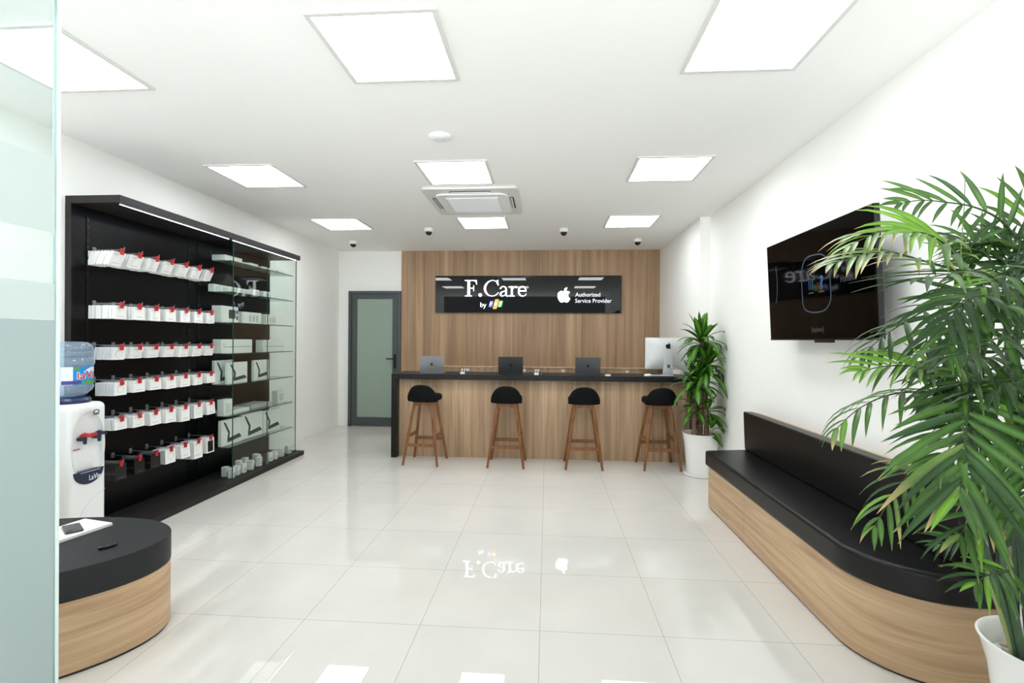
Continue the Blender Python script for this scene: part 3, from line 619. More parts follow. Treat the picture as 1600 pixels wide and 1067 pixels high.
# hooks and hanging packs
hookz = [2.09,1.69,1.375,1.114,.842,.506]; rown = ['top','second','third','fourth','fifth','lowest']
ordn = ['first','second','third','fourth','fifth','sixth','seventh','eighth','ninth']
hm = MB(); hm.tube([(0,0,0),(.225,0,0),(.238,0,.006),(.245,0,.018)], .003, 6); hm.box(-.002,.004,-.014,.014,-.02,.02); hme = hm.mesh('hook_arm', M_ALU)
cm = MB(); cm.box(-.006,.006,-.012,.012,-.036,.01); cm.tube([(0,-.013,0),(0,.013,0)], .011, 8); cme = cm.mesh('hook_lock', M_RED)
tm = MB().add([(0,-.022,.004),(0,.022,.004),(0,.022,-.02),(0,-.022,-.02)], [(0,1,2,3)]).mesh('hang_tab', M_TAB)
cache = {}
def pack_mesh(w, h, t, kind):
    k = (w,h,t,kind)
    if k in cache: return cache[k]
    p = MB(); z1 = -.016
    p.box(-t/2,t/2,-w/2,w/2,z1-h,z1,0)
    x = t/2+.0004
    if kind == 'white':
        p.box(x-.0006,x,-w*.3,w*.3,z1-h*.82,z1-h*.78,1); p.box(x-.0006,x,-w*.42,-w*.1,z1-h*.18,z1-h*.13,1)
    elif kind == 'cable':
        p.box(-t/2+.001,t/2-.001,-w/2-.0005,-w/2+.001,z1-h+.004,z1-.004,1)
        stroke(p, [(.26*w*math.cos(a*.2618), z1-h*.5+.26*w*math.sin(a*.2618)) for a in range(24)], [.004]*24, lambda s,t_,hh_: (x+hh_,s,t_), -.0004, .0002, 1, n=1, closed=True)
    elif kind == 'black':
        p.box(x-.0006,x,-w*.25,w*.3,z1-h*.9,z1-h*.83,1); p.box(-t/2+.002,t/2-.002,-w/2-.0005,-w/2+.001,z1-h*.6,z1-h*.5,1)
    elif kind == 'window':
        p.box(x-.0006,x,-w*.36,w*.36,z1-h*.92,z1-h*.2,1)
    mats = {'white':[M_CARDW,M_PRINTL],'cable':[M_CARDW,M_CARDS],'black':[M_BLACK,M_PRINT],'window':[M_CARDW,M_BLACK]}[kind]
    cache[k] = p.mesh('accessory_pack', mats, bevel=0); return cache[k]
hts = [[.108,.103,.1,.1,.1,.1,.1],[.098]*7,[.09,.086,.086,.086,.09,.09,.088],[.095,.088,.086,.092,.092,.09,.086],[.08,.088,.1,.108,.125,.122,.112],[.12,.115,.115,.118,.112,.155,.14]]
tilts = [24,1,13,-1,-2,-3]
cnts = [[8,6,6,5,6,5,6],[8,6,5,6,5,6,5],[6,6,5,6,6,5,5],[6,6,5,7,6,6,5],[5,6,6,5,6,5,5],[4,4,4,5,5,5,4]]
for r in range(6):
    for i in range(7):
        y = 3.487+i*.1655; z = hookz[r]
        hk = tag(empty('display_hook', (-3.404,y,z)), f'steel hook with red lock clip, {ordn[i]} from the water dispenser end, {rown[r]} hook row', 'hook', f'display hooks in the {rown[r]} row')
        put('hook_arm', hme, hk); put('lock_clip', cme, hk, (.226,0,-.002), (R(random.uniform(-12,12)),0,0))
        black = r == 5 and i < 3
        kind = 'black' if black else ('window' if (r,i) == (5,6) else ('cable' if random.random() < .15 else 'white'))
        n = cnts[r][i]; t = .032 if black else .021; pitch = .036 if black else .0262
        for k in range(n):
            me = pack_mesh(.108 if not black else .1, hts[r][i], t, kind)
            o = put('accessory_pack', me, None, (-3.404+.205-k*pitch, y+random.uniform(-.003,.003), z-.003), (R(random.uniform(-1.5,1.5)),R(tilts[r]+random.uniform(-2,2)),R(random.uniform(-3,3))))
            pos = 'front' if k == 0 else ordn[k]
            nm = {'black':'black','window':'white dark-windowed','white':'white','cable':'white'}[kind]
            tag(o, f'{nm} accessory pack, {pos} one on the {ordn[i]} hook of the {rown[r]} row', 'accessory pack', f'packs hanging in the {rown[r]} hook row')
            put('hang_tab', tm, o)

# boxes on the glass shelves (front faces look into the room)
def shelf_box(name, lab, y0, y1, h, z, xf=-3.2, dep=.1, mat=None, pic=None, group=None, rz=0):
    w = y1-y0
    o = tag(empty(name, (xf-dep/2,(y0+y1)/2,z), R(rz)), lab, 'box', group)
    bx('carton', mat or M_CARD, -dep/2,dep/2,-w/2,w/2,0,h, o, bevel=.0015, bseg=1)
    P = lambda s,t,hh_: (dep/2+.0002+hh_, -w/2+s*w, t*h)
    if pic:
        m = MB()
        if pic == 'lid':   # a slim bent cover shown from the side
            for poly in ([(.10,.93),(.19,.9),(.40,.5),(.31,.47)], [(.31,.5),(.40,.49),(.36,.2),(.27,.18)], [(.25,.1),(.97,.2),(.85,.36),(.36,.27)]): slab(m, poly, P, 0, .0008)
        elif pic == 'bar':
            slab(m, [(.05,.42),(.95,.42),(.95,.5),(.05,.5)], P, 0, .0008); slab(m, [(.06,.6),(.1,.6),(.1,.7),(.06,.7)], P, 0, .0008)
        elif pic == 'square':
            slab(m, [(x,y) for x,y in rrect(.42,.82,.25,.8,.08)], P, 0, .0008); slab(m, rrect(.87,.97,.55,.78,.04), P, 0, .0008); slab(m, rrect(.87,.97,.2,.45,.04), P, 0, .0008)
        elif pic == 'dots':
            for k in range(3): slab(m, [(.3+.2*k,.2),(.4+.2*k,.2),(.4+.2*k,.75),(.3+.2*k,.75)], P, 0, .0006)
        m.build('printed_picture', M_PRINT if pic in ('lid','square') else M_PRINTL, o)
    return o
g1 = 'flat cartons on the top glass shelf'
for a in ((4.66,4.93,.058,'tallest flat white carton on the top glass shelf'),(4.945,5.05,.03,'thinnest white carton on the top glass shelf, second from its hook side'),
          (5.06,5.215,.042,'third white carton along the top glass shelf, mid height'),(5.29,5.58,.036,'widest flat white carton on the top glass shelf'),(5.63,5.83,.034,'last white carton along the top glass shelf, at the end pane')):
    shelf_box('flat_carton', a[3], a[0],a[1],a[2],SH[0],-3.17,.14,group=g1)
g2 = 'small cartons on the second glass shelf'
for k,a in enumerate(((4.65,4.74),(4.755,4.86),(4.875,5.0),(5.02,5.12),(5.13,5.215),(5.225,5.34),(5.42,5.6))):
    shelf_box('small_carton', f'small printed white carton, {ordn[k]} along the second glass shelf from the hooks', a[0],a[1],.075+.006*(k in(5,6)),SH[1],-3.28+.05*(k>4),.06,pic='dots',group=g2)
shelf_box('picture_carton','white carton with a dark square device picture on the third shelf',4.65,4.915,.165,SH[2],-3.2,.1,pic='square')
shelf_box('grey_carton','plain grey carton beside the device picture carton',4.93,5.0,.125,SH[2],-3.22,.1,mat=M_CARDG)
shelf_box('white_carton','wide white carton right of the grey carton',5.01,5.33,.125,SH[2],-3.2,.1,pic='dots')
shelf_box('white_carton','white carton alone at the far end of the third shelf',5.43,5.66,.12,SH[2],-3.2,.1,pic='dots')
shelf_box('long_carton','longest white carton with a grey line on the fourth shelf',4.65,5.16,.14,SH[3],-3.2,.09,pic='bar')
shelf_box('long_carton','second long white carton on the fourth shelf, near the end pane',5.37,5.82,.135,SH[3],-3.2,.09,pic='bar')
shelf_box('cover_carton','tall white carton standing behind another on the fifth shelf',4.655,4.95,.235,SH[4],-3.27,.03,pic='lid')
shelf_box('cover_carton','white carton with bent cover picture in front on the fifth shelf',4.72,5.045,.212,SH[4],-3.18,.03,pic='lid')
shelf_box('cover_carton','white carton with bent cover picture alone on the fifth shelf',5.195,5.48,.217,SH[4],-3.2,.03,pic='lid')
shelf_box('upright_carton','upright white carton on the sixth shelf nearest the hooks',4.65,4.78,.16,SH[5],-3.17,.07,pic='dots')
shelf_box('slim_carton','slim white carton lying behind the upright carton on the sixth shelf',4.8,5.07,.038,SH[5],-3.17,.19)
shelf_box('slim_carton','thicker white carton lying mid sixth shelf',5.1,5.45,.05,SH[5],-3.17,.19,mat=M_CARDG)
shelf_box('upright_carton','small upright white carton at the end pane of the sixth shelf',5.66,5.81,.145,SH[5],-3.19,.07,pic='dots')
for k,(a,b,h) in enumerate(((4.655,4.965,.255),(4.99,5.335,.265),(5.375,5.7,.25))):
    shelf_box('cover_carton', f'white carton with bent cover picture, {ordn[k]} along the seventh glass shelf', a,b,h,SH[6],-3.19,.035,pic='lid', group='cover cartons on the lowest glass shelf', rz=-3)
jar = None
JX = [(-3.209,4.735),(-3.117,4.694),(-3.125,4.79),(-3.12,4.88),(-3.11,5.0),(-3.11,5.15),(-3.118,5.369),(-3.11,5.46),(-3.11,5.6),(-3.11,5.755),(-3.24,5.0),(-3.25,5.12),(-3.24,5.3),(-3.2,5.27)]
for k,(x,y) in enumerate(JX):
    if jar is None:
        o = jar = empty('small_white_carton')
        p = MB(); p.prism(rrect(-.027,.027,-.03,.03,.009), 0, .068); p.build('body', M_CARDW, o, bevel=.002, bseg=1)
        p = MB(); p.prism(rrect(-.0275,.0275,-.0305,.0305,.009), .0695, .095); p.build('lid', M_CARD, o, bevel=.002, bseg=1)
        p = MB(); p.box(.0272,.0278,-.014,.014,.02,.05); p.build('printed_label', M_PRINTL, o)
    else: o = copy_tree(jar)
    o.location = (x,y,.0505); o.rotation_euler = (0,0,R(random.uniform(-15,15)))
    row = 'front' if k < 10 else 'rear'; q = k if k < 10 else k-10
    tag(o, f'small white lidded carton on the cabinet base, {ordn[q] if q<9 else "last"} from the hooks in the {row} row', 'small carton', 'small cartons on the cabinet base')
# ------------------------------------------------------------------ water dispenser and bottle
wd = tag(empty('water_dispenser', (-3.17,3.06,0)), 'white floor-standing water dispenser with red and blue taps beside the cabinet', 'water dispenser')
def oval(y,z):   # recess depth on the front face
    a = (y/.118)**2 + ((z-.715)/.23)**2
    if a >= 1.1: return 0
    t = min(1,max(0,(1.1-a)/.35)); return -.032*t*t*(3-2*t)
out = rrect(-.15,.15,-.135,.135,.03,5)
rows_ = []
fy = [-.105+.21*k/22 for k in range(23)]
loop = [p for p in rrect(-.15,.15,-.135,.135,.03,5)]
zs = [0,.012]+[.03+k*.0185 for k in range(50)]+[.952,.97,.984,.993,.998]
def ring(z):
    ins = 0
    if z > .965: ins = .03*(1-math.sqrt(max(0,1-((z-.965)/.034)**2)))
    pts = []
    for x,y in loop:
        pts.append((x*(1-ins/.15), y*(1-ins/.135), z))
    # order: loop starts on +x,+y corner; insert front samples between last (+x,-y) and first (+x,+y)
    fr_ = [(.15*(1-ins/.15)+oval(y,z), y*(1-ins/.135), z) for y in fy]
    return pts[:-1]+fr_+[pts[0]][1:]
b = MB(); rr_ = [ring(z) for z in zs]
b.grid(rr_, close=True); b.add(rr_[-1], [tuple(range(len(rr_[-1])))]); b.add(rr_[0], [tuple(range(len(rr_[0])-1,-1,-1))])
b.build('body', M_WHITE, wd, weld=True, angle=50)
P = lambda s,t,h: (.1505+h, s, t)
m = MB(); stroke(m, [(.118*math.cos(a*.2618), .715+.232*math.sin(a*.2618)) for a in range(24)], [.006]*24, P, -.004, .0006, n=2, closed=True); m.build('recess_rim', M_FRAMEW, wd)
m = MB(); stroke(m, [(-.09,.2),(-.03,.31),(.04,.365),(.12,.4)], [.004]*4, P, -.002, .0005); m.build('lower_seam', M_FRAMEW, wd)
m = MB(); arc = [(-.107,.556)]+[(-.0+.107*math.cos(R(a)), .556+.09*math.sin(R(a))) for a in range(190,351,10)]+[(.107,.556)]
slab(m, arc, P, -.035, .004); tr_ = m.build('drip_tray', M_NAVYD, wd)
m = MB(); text_into(m, 'LaVie', (.0,.082,.487,.522), P, .004, .005, bold=.01); m.build('tray_lettering', M_LWHITE, tr_, recalc=False)
m = MB(); slab(m, [(-.06,.545),(.08,.545),(.08,.548),(-.06,.548)], P, .004, .005); m.build('tray_line', M_LWHITE, tr_)
for yy, mat, lm, nm in ((-.042,M_NAVYD,M_RED,'hot_tap'),(.062,M_NAVYD,M_NAVYD,'cold_tap')):
    t = MB(); t.tube([(.115,yy,.765),(.165,yy,.765)], .013, 12); t.tube([(.165,yy,.785),(.165,yy,.735)], [.013,.01], 12)
    tp = t.build(nm, mat, wd)
    t = MB(); t.tube([(.14,yy,.785),(.165,yy,.795),(.215,yy,.79)], [.014,.016,.009], 8); t.build('tap_lever', lm, tp)
m = MB(); m.box(.155,.18,-.03,.035,.778,.8); m.build('safety_lock', M_RED, wd, bevel=.004)
m = MB(); stroke(m, [(.055+.02*math.cos(a*.2618), .935+.012*math.sin(a*.2618)) for a in range(24)], [.006]*24, P, -.002, .0008, n=2, closed=True)
slab(m, [(.033,.914),(.077,.914),(.077,.919),(.033,.919)], P, -.001, .0008); m.build('maker_emblem', M_NAVYD, wd)
m = MB(); slab(m, [(-.085,.7),(-.04,.7),(-.04,.706),(-.085,.706)], lambda s,t,h: (.128+h,s,t), 0, .003); m.build('red_notice', M_RED, wd)

wb = tag(empty('water_bottle', (-3.17,3.06,.998)), 'large blue translucent water bottle standing on the dispenser', 'water bottle')
MB().lathe([(.06,0),(.118,0),(.122,.02),(.112,.034),(.085,.04),(.06,.04)], 40).build('collar', M_NAVY, wd, loc=(0,0,.998))
MB().lathe([(0,.042),(.07,.042),(.1,.055),(.126,.085),(.1335,.105),(.1335,.118),(.131,.122),(.131,.244),(.1335,.249),(.139,.256),(.139,.276),(.134,.284),(.1325,.3),(.129,.304),(.1325,.309),(.1325,.338),(.129,.343),(.132,.348),(.131,.368),(.122,.388),(.1,.402),(.06,.406),(0,.404)], 48).build('bottle_shell', M_BOTTLE, wb, weld=True)
def CY(r):
    return lambda s,t,h: ((r+h)*math.cos(R(s)), (r+h)*math.sin(R(s)), t)
def patch(nm, mat, a0,a1,z0,z1,r, par, top=None):
    n = 18; rows2 = [[CY(r)(a0+(a1-a0)*i/n, z, 0) for i in range(n+1)] for z in (z0,z1)]
    m = MB(); m.grid(rows2); return m.build(nm, mat, par, recalc=False)
lb = patch('label', M_LBLUE, -33,62,.124,.242,.1318, wb)
patch('label_panel', M_LWHITE, -60,-33,.124,.242,.1318, lb); patch('label_panel', M_LPURP, -58,-14,.127,.152,.1323, lb)
def band(nm, mat, pts, lo, par, n=4):      # curved strip between a top outline and a base height
    cols_ = []
    for (a0,h0),(a1,h1) in zip(pts,pts[1:]):
        for k in range(n): t = k/n; cols_.append((a0+(a1-a0)*t, h0+(h1-h0)*t))
    cols_.append(pts[-1])
    m = MB(); m.grid([[CY(.1323)(a_, lo, 0) for a_,_ in cols_],[CY(.1323)(a_, h_, 0) for a_,h_ in cols_]]); return m.build(nm, mat, par, recalc=False)
band('label_cloud', M_LWHITE, [(-8,.206),(2,.226),(14,.236),(34,.238),(58,.228)], .204, lb)
band('label_hills', M_LGREEN, [(-24,.129),(-14,.142),(-6,.134),(6,.158),(16,.14),(26,.152),(40,.136),(56,.146),(60,.127)], .1265, lb)
band('label_badge', M_LGREEN, [(-31,.238),(-18,.238)], .222, lb, 6)
for off, mat, nm, bo in ((.0003,M_LWHITE,'lettering_outline',.06),(.0009,M_LRED,'lettering',.02)):
    m = MB()
    for ch, a0, a1, z0, z1 in (('l',-23,-20,.163,.205),('a',-17,-3,.161,.192),('V',-3,20,.166,.214),('i',19,23,.164,.2),('e',25,42,.164,.192)):
        e = 1.6 if bo > .03 else 0
        text_into(m, ch, (a0-e,a1+e,z0-e*.0015,z1+e*.0015), CY(.1324), off, off+.0004, bold=bo)
    m.build(nm, mat, lb, recalc=False)

# ------------------------------------------------------------------ oval ottoman with things on it
ot = tag(empty('oval_ottoman', (-2.56,2.08,0), R(20)), 'low oval ottoman table with black top and oak side', 'ottoman')
def ell(a,b,n=96): return [(a*math.cos(2*math.pi*k/n), b*math.sin(2*math.pi*k/n)) for k in range(n)]
MB().prism(ell(.722,.412), 0, .012).build('plinth', M_BLACK, ot)
MB().prism(ell(.728,.418), .012, .316).build('oak_side', M_BENCHW, ot, angle=50)
MB().prism(ell(.73,.42), .318, .45).build('top', M_OTTOP, ot, angle=50, bevel=.004)
pd = tag(empty('paper_folder', (-2.26,2.43,.4505), math.atan2(-.975,-.21)), 'white paper folder lying on the black ottoman top under the phone', 'folder')
pm = MB(); pm.prism(rrect(0,.3,-.205,0,.004), 0, .007); pm.build('lower_cover', M_PAPER, pd, bevel=.002)
pm = MB(); pm.prism(rrect(.001,.3,-.204,-.001,.004), .0075, .0145); pm.build('upper_cover', M_PAPER, pd, bevel=.003)
ph = tag(empty('smartphone', (-2.379,2.325,.4652), math.atan2(-.086,.111)), 'dark grey smartphone lying on the white paper folder', 'phone')
m = MB(); m.prism(rrect(-.071,.071,-.035,.035,.009,6), 0, .0082); m.build('body', M_GLOSSB if False else pbr('phone_grey', (58,66,66), .3), ph, bevel=.0022)
m = MB(); m.prism(rrect(.035,.064,-.029,-.005,.006), .0082, .0095); m.build('camera_bump', M_BLACK, ph, bevel=.0006)
kf = tag(empty('key_fob', (-2.046,2.172,.4503), math.atan2(.053,.032)), 'small black oval gadget lying alone on the ottoman top', 'key fob')
m = MB(); m.prism([(.036*math.cos(a*.2618), .0165*math.sin(a*.2618)) for a in range(24)], 0, .011); m.build('shell', M_GLOSSB, kf, bevel=.004, bseg=3)
for s in (-1,1):
    m = MB(); m.prism([(s*.017+.009*math.cos(a*.2618*1.5), .007*math.sin(a*.2618*1.5)) for a in range(16)], .0112, .0122); m.build('button', M_BLACK, kf, bevel=.0004)

# ------------------------------------------------------------------ bench
bn = tag(empty('wall_bench', (1.63,3.3,0)), 'long black leather bench with oak base and rounded end along the right wall', 'bench')
def bo(x0, x1, y0, y1, r, far=0):
    pts = [(x1,y0),(x1,y1+far),(x0,y1)]
    n = 14
    for k in range(n+1):
        a = math.pi+ (math.pi/2)*k/n; pts.append((x0+r+r*math.cos(a), y0+r+r*math.sin(a)))
    return [(x-1.63,y-3.3) for x,y in pts]
full = bo(1.402,1.835,2.14,4.395,.36,.1)
near = [p for p in full if p[1] < .2]; 
MB().prism([(1.835-1.63,.318),(1.402-1.63,.318)]+[p for p in full[3:]]+[full[0]], .012, .357).build('base_front_panel', M_BENCHW, bn, angle=30)
MB().prism([(1.835-1.63,.321),(1.835-1.63,full[1][1]),full[2],(1.402-1.63,.321)], .012, .357).build('base_rear_panel', M_BENCHW, bn, angle=30)
MB().prism(bo(1.412,1.83,2.15,4.385,.355,.1), 0, .012).build('plinth', M_BLACK, bn)
MB().prism(bo(1.378,1.845,2.115,4.42,.375,.1), .358, .484).build('seat_cushion', M_LEATHER, bn, bevel=.022, bseg=4, angle=60)
bk_ = MB(); bk_.prism([(1.742-1.63,.484),(1.728-1.63,.818),(1.812-1.63,.818),(1.83-1.63,.484)], 2.14-3.3, 4.5-3.3, 'xz'); bk_.build('backrest', M_LEATHER, bn, bevel=.014, bseg=4, angle=60)
MB().box(1.836-1.63,1.852-1.63,2.12-3.3,4.48-3.3,0,.81).build('backing_board', M_BENCHW, bn, bevel=.001)

# ------------------------------------------------------------------ television
tv = tag(empty('television', (1.69,3.3,1.802)), 'wall-mounted black television tilted down above the bench', 'television')
piv = R(3)
MT = Matrix.Rotation(-piv,4,'Y')
def TB(nm, mat, a, par, bevel=0): 
    return MB().box(*a, 0, MT).build(nm, mat, par, bevel=bevel)
TB('casing', M_LOGOB, (.004,.036,-.617,.617,-.354,.354), tv, .004)
sc_ = TB('screen', M_TVB, (-.002,.004,-.614,.614,-.345,.352), tv, .0015)
TB('lower_bezel', M_BLACKM, (-.004,.004,-.617,.617,-.356,-.3455), tv, .001)
TB('sensor_box', M_BLACK, (-.002,.02,-.19,-.0,-.372,-.356), tv, .002)
mt = MB(); mt.box(.17,.182,-.3,.3,-.15,.15); mt.box(.036,.17,-.22,-.18,-.12,.12,0); mt.box(.036,.17,.18,.22,-.12,.12,0); mt.build('wall_mount', M_BLACKM, tv)
TP = lambda y,z,h: tuple(MT @ Vector((-.0023-h, y-3.3, z-1.802)))
m = MB(); stroke(m, [(3.42,1.73),(3.415,1.9),(3.36,1.975),(3.25,1.985),(3.15,1.965),(3.1,1.9),(3.09,1.75),(3.1,1.68),(3.16,1.632),(3.26,1.622),(3.35,1.632),(3.405,1.66)], [.009]*12, TP, 0, .0004, closed=True)
m.build('watch_outline', M_SCR, sc_)
m = MB()
for k in range(3): slab(m, [(3.335-k*.022,1.77),(3.329-k*.022,1.77),(3.329-k*.022,1.83),(3.335-k*.022,1.83)], TP, 0, .0004)
stroke(m, [(3.2,1.84),(3.175,1.83),(3.19,1.8),(3.18,1.775),(3.195,1.765)], [.02,.022,.02,.014,.01], TP, 0, .0004); m.build('screen_icons', M_SCRB, sc_)
m = MB(); slab(m, [(3.34,1.745),(3.28,1.745),(3.28,1.752),(3.34,1.752)], TP, 0, .0004); slab(m, [(3.22,1.745),(3.16,1.745),(3.16,1.752),(3.22,1.752)], TP, 0, .0004)
text_into(m, '[Applause]', (3.325,3.185,1.49,1.53), TP, .0002, .0004, bold=.005); text_into(m, 'HomeKit', (2.985,2.84,1.78,1.82), TP, .0002, .0004)
m.build('screen_captions', M_SCRT, sc_, recalc=False)
m = MB(); stroke(m, [(3.78,1.99),(3.77,1.9),(3.775,1.8),(3.8,1.72)], [.008]*4, TP, 0, .0004); m.build('screen_curve', M_SCR, sc_)

# ------------------------------------------------------------------ counter
ct = tag(empty('reception_counter', (-.065,6.15,0)), 'long service counter with black top, black ends and oak front', 'counter')
def CT(nm, mat, x0,x1,y0,y1,z0,z1, par=ct, **k): return bx(nm, mat, x0+.065,x1+.065,y0-6.15,y1-6.15,z0,z1, par, **k)
CT('worktop', M_COUNTER, -1.885,1.757,5.88,6.44,.952,1.015, bevel=.003)
CT('end_panel', M_COUNTER, -1.885,-1.818,5.88,6.44,0,.952, bevel=.003); CT('end_panel', M_COUNTER, 1.69,1.757,5.88,6.44,0,.952, bevel=.003)
CT('front_panel', M_CFRONT, -1.818,1.69,5.985,6.01,.0,.952)
up = CT('rear_upstand', M_CFRONT, -1.6,1.49,6.44,6.47,.6,1.07)
CT('upstand_cap', M_CFRONT, -1.6,1.49,6.425,6.5,1.07,1.088, par=ct, bevel=.002)
for x in (-1.04,-.298,.208,1.026):
    s_ = CT('outlet', M_WHITE, x-.02,x+.02,6.433,6.44,1.022,1.056, bevel=.002); CT('outlet_socket', M_PRINTL, x-.006,x+.006,6.4322,6.433,1.033,1.045, par=s_)
ZT = 1.0155
# ------------------------------------------------------------------ stools
def stool_proto():
    o = empty('bar_stool')
    # seat pad: rounded square, padded
    rows3 = []
    def sq(rx, ry, z, n=40, e=3.2):
        out_ = []
        for k in range(n):
            a = 2*math.pi*k/n; c_, s_ = math.cos(a), math.sin(a)
            out_.append((rx*math.copysign(abs(c_)**(2/e),c_), .02+ry*math.copysign(abs(s_)**(2/e),s_), z))
        return out_
    for k,z in ((.8,.722),(.95,.727),(1,.742),(1,.765),(.97,.782),(.88,.793),(.6,.798),(.2,.797)): rows3.append(sq(.172*k,.185*k,z))
    m = MB(); m.grid(rows3, close=True); m.add(rows3[0],[tuple(range(39,-1,-1))]); m.add(rows3[-1],[tuple(range(40))]); m.build('seat', M_FABRIC, o, weld=True, angle=80)
    # half-moon backrest wrapping the rear edge (towards -y)
    rows4 = []; n = 28
    prof = [(0,0),(.12,.012),(.5,.018),(.86,.014),(.97,.007),(1,0)]
    for i in range(n+1):
        a = -1+2*i/n; th = a*1.0
        hh_ = .2*max(.02, (1-abs(a)**2.3))**.55
        x = .175*math.sin(th)/math.sin(1.0); y = -.168+.075*(1-math.cos(th))/(1-math.cos(1.0))
        nx, ny = math.sin(th)*.7, -math.cos(th*.7)
        e = 1 if 0 < i < n else .3
        ring_ = []
        for t,d in prof: ring_.append((x+nx*d*1.1*e, y+ny*d*1.1*e-.02*t, .718+hh_*t))
        for t,d in prof[::-1][1:-1]: ring_.append((x-nx*d*1.1*e, y-ny*d*1.1*e-.02*t, .718+hh_*t))
        rows4.append(ring_)
    m = MB(); m.grid(rows4, close=True); k_ = len(rows4[0]); m.add(rows4[0],[tuple(range(k_))]); m.add(rows4[-1],[tuple(range(k_-1,-1,-1))]); m.build('backrest', M_FABRIC, o, weld=True, angle=80)
    leg = {}
    def at(sx,sy,z):
        t = z/.72; return Vector((sx*(.203+(.098-.203)*t), sy*(.2+(.1-.2)*t), z))
    for sx in (-1,1):
        for sy in (-1,1):
            m = MB(); m.tube([at(sx,sy,0),at(sx,sy,.25),at(sx,sy,.55),at(sx,sy,.72)], [.0135,.0165,.018,.017], 12); m.build('leg', M_STOOL, o)
    def rail(p, q, hgt, nm, arch=0):
        d = (q-p); L_ = d.length; X_ = d.normalized(); Y_ = Vector((0,0,1)).cross(X_); M = Matrix((( X_.x,Y_.x,0,p.x),(X_.y,Y_.y,0,p.y),(X_.z,Y_.z,1,p.z),(0,0,0,1)))
        m = MB(); k = 10
        low = [(L_*i/k, -hgt/2+arch*math.sin(math.pi*i/k)**.5*1.0) for i in range(k+1)]; top = [(L_*i/k, hgt/2) for i in range(k,-1,-1)]
        m.prism(low+top, -.01, .01, 'xz', 0, M); m.build(nm, M_STOOL, o, bevel=.002)
    rail(at(-1,-1,.228), at(1,-1,.228), .034, 'footrest'); rail(at(-1,1,.25), at(1,1,.25), .04, 'stretcher')
    rail(at(-1,-1,.325), at(-1,1,.325), .034, 'stretcher'); rail(at(1,-1,.325), at(1,1,.325), .034, 'stretcher')
    rail(at(-1,-1,.685), at(1,-1,.685), .06, 'apron', .022); rail(at(-1,1,.685), at(1,1,.685), .06, 'apron', .022)
    rail(at(-1,-1,.685), at(-1,1,.685), .06, 'apron', .022); rail(at(1,-1,.685), at(1,1,.685), .06, 'apron', .022)
    return o
sp = None
for k,(x,y,a,lab) in enumerate(((-1.418,5.713,-4,'walnut bar stool at the counter end nearest the grey door'),(-.457,5.692,0,'walnut bar stool below the dark middle laptop'),
                    (.415,5.7,0,'walnut bar stool below the laptop nearest the white monitor'),(1.268,5.742,3,'walnut bar stool beside the tall white plant pot'))):
    o = sp = stool_proto() if sp is None else copy_tree(sp)
    o.location = (x,y,0); o.rotation_euler = (0,0,R(a)); tag(o, lab, 'bar stool', 'bar stools along the counter')

# ------------------------------------------------------------------ laptops and desktop things
def laptop(x, y, rz, tilt, mat, lab):
    o = tag(empty('laptop', (x,y,ZT), R(rz)), lab, 'laptop', 'open laptops on the counter')
    m = MB(); m.prism(rrect(-.152,.152,0,.212,.01), .001, .011); bs = m.build('base', mat, o, bevel=.002)
    m = MB(); m.prism(rrect(-.135,.135,.03,.1,.003), .011, .0116); m.build('keyboard', M_BLACK, bs)
    M = Matrix.Translation((0,.004,.011)) @ Matrix.Rotation(R(tilt),4,'X')
    m = MB(); m.prism([(p[0],p[1]) for p in rrect(-.152,.152,0,.208,.01)], -.0035, .0035, 'xz', 0, M); ld = m.build('lid', mat, o, bevel=.0015)
    m = MB(); fruit_into(m, 0, .106, .034, lambda s,t,h: tuple(M @ Vector((s,-.0036-h,t))), 0, .0006); m.build('lid_logo', M_LOGOB, ld)
    m = MB(); m.box(-.145,.145,.0036,.0042,.008,.2,0,M); m.build('display', M_GLOSSB, ld)
laptop(-1.43,6.06,4,11,M_ALU,'silver laptop on the counter nearest the grey door')
laptop(-.447,6.06,0,13,M_SPACED,'dark grey laptop in the middle of the counter')
laptop(.493,6.06,-1,13,M_SPACE,'grey laptop on the counter nearest the white monitor')

im = tag(empty('desktop_computer', (1.468,6.2,ZT), R(-2)), 'silver all-in-one desktop computer seen from behind at the counter end', 'computer')
n = 20; rows5 = []
for j in range(n+1):
    z = .075+.385*j/n; row = []
    for i in range(n+1):
        x = -.264+.528*i/n; u = (x/.264); v = ((z-.2675)/.1925)
        row.append((x, -.012-.04*max(0,(1-u*u))**.8*max(0,(1-v*v))**.8, z))
    rows5.append(row)
m = MB(); m.grid(rows5); fr5 = [[(p[0],.0,p[2]) for p in r_] for r_ in rows5]; m.grid(fr5)
def side(a,b): m.grid([a,b])
side(rows5[0],fr5[0]); side(rows5[-1],fr5[-1]); side([r_[0] for r_ in rows5],[r_[0] for r_ in fr5]); side([r_[-1] for r_ in rows5],[r_[-1] for r_ in fr5])
shl = m.build('shell', M_IMAC, im, weld=True, angle=60)
MB().box(-.258,.258,.0,.002,.13,.452).build('display', M_GLOSSB, im)
m = MB(); fruit_into(m, .006, .362, .075, lambda s,t,h: (s,-.0405-h-.0075,t), 0, .003); m.build('rear_logo', M_LOGOB, shl)
m = MB(); m.box(-.2,-.05,-.031,-.028,.112,.116); m.build('regulatory_text', M_PRINTL, shl)
m = MB(); fp = [(-.06,.0),(.06,.0),(.05,.262),(-.045,.262)]
m.prism([(-.062,0),(.065,0),(.052,.255),(-.042,.255)], -.058, -.05, 'xz'); m.box(-.062,.065,-.058,.11,0,.008); std = m.build('stand', M_IMAC, im, bevel=.003)
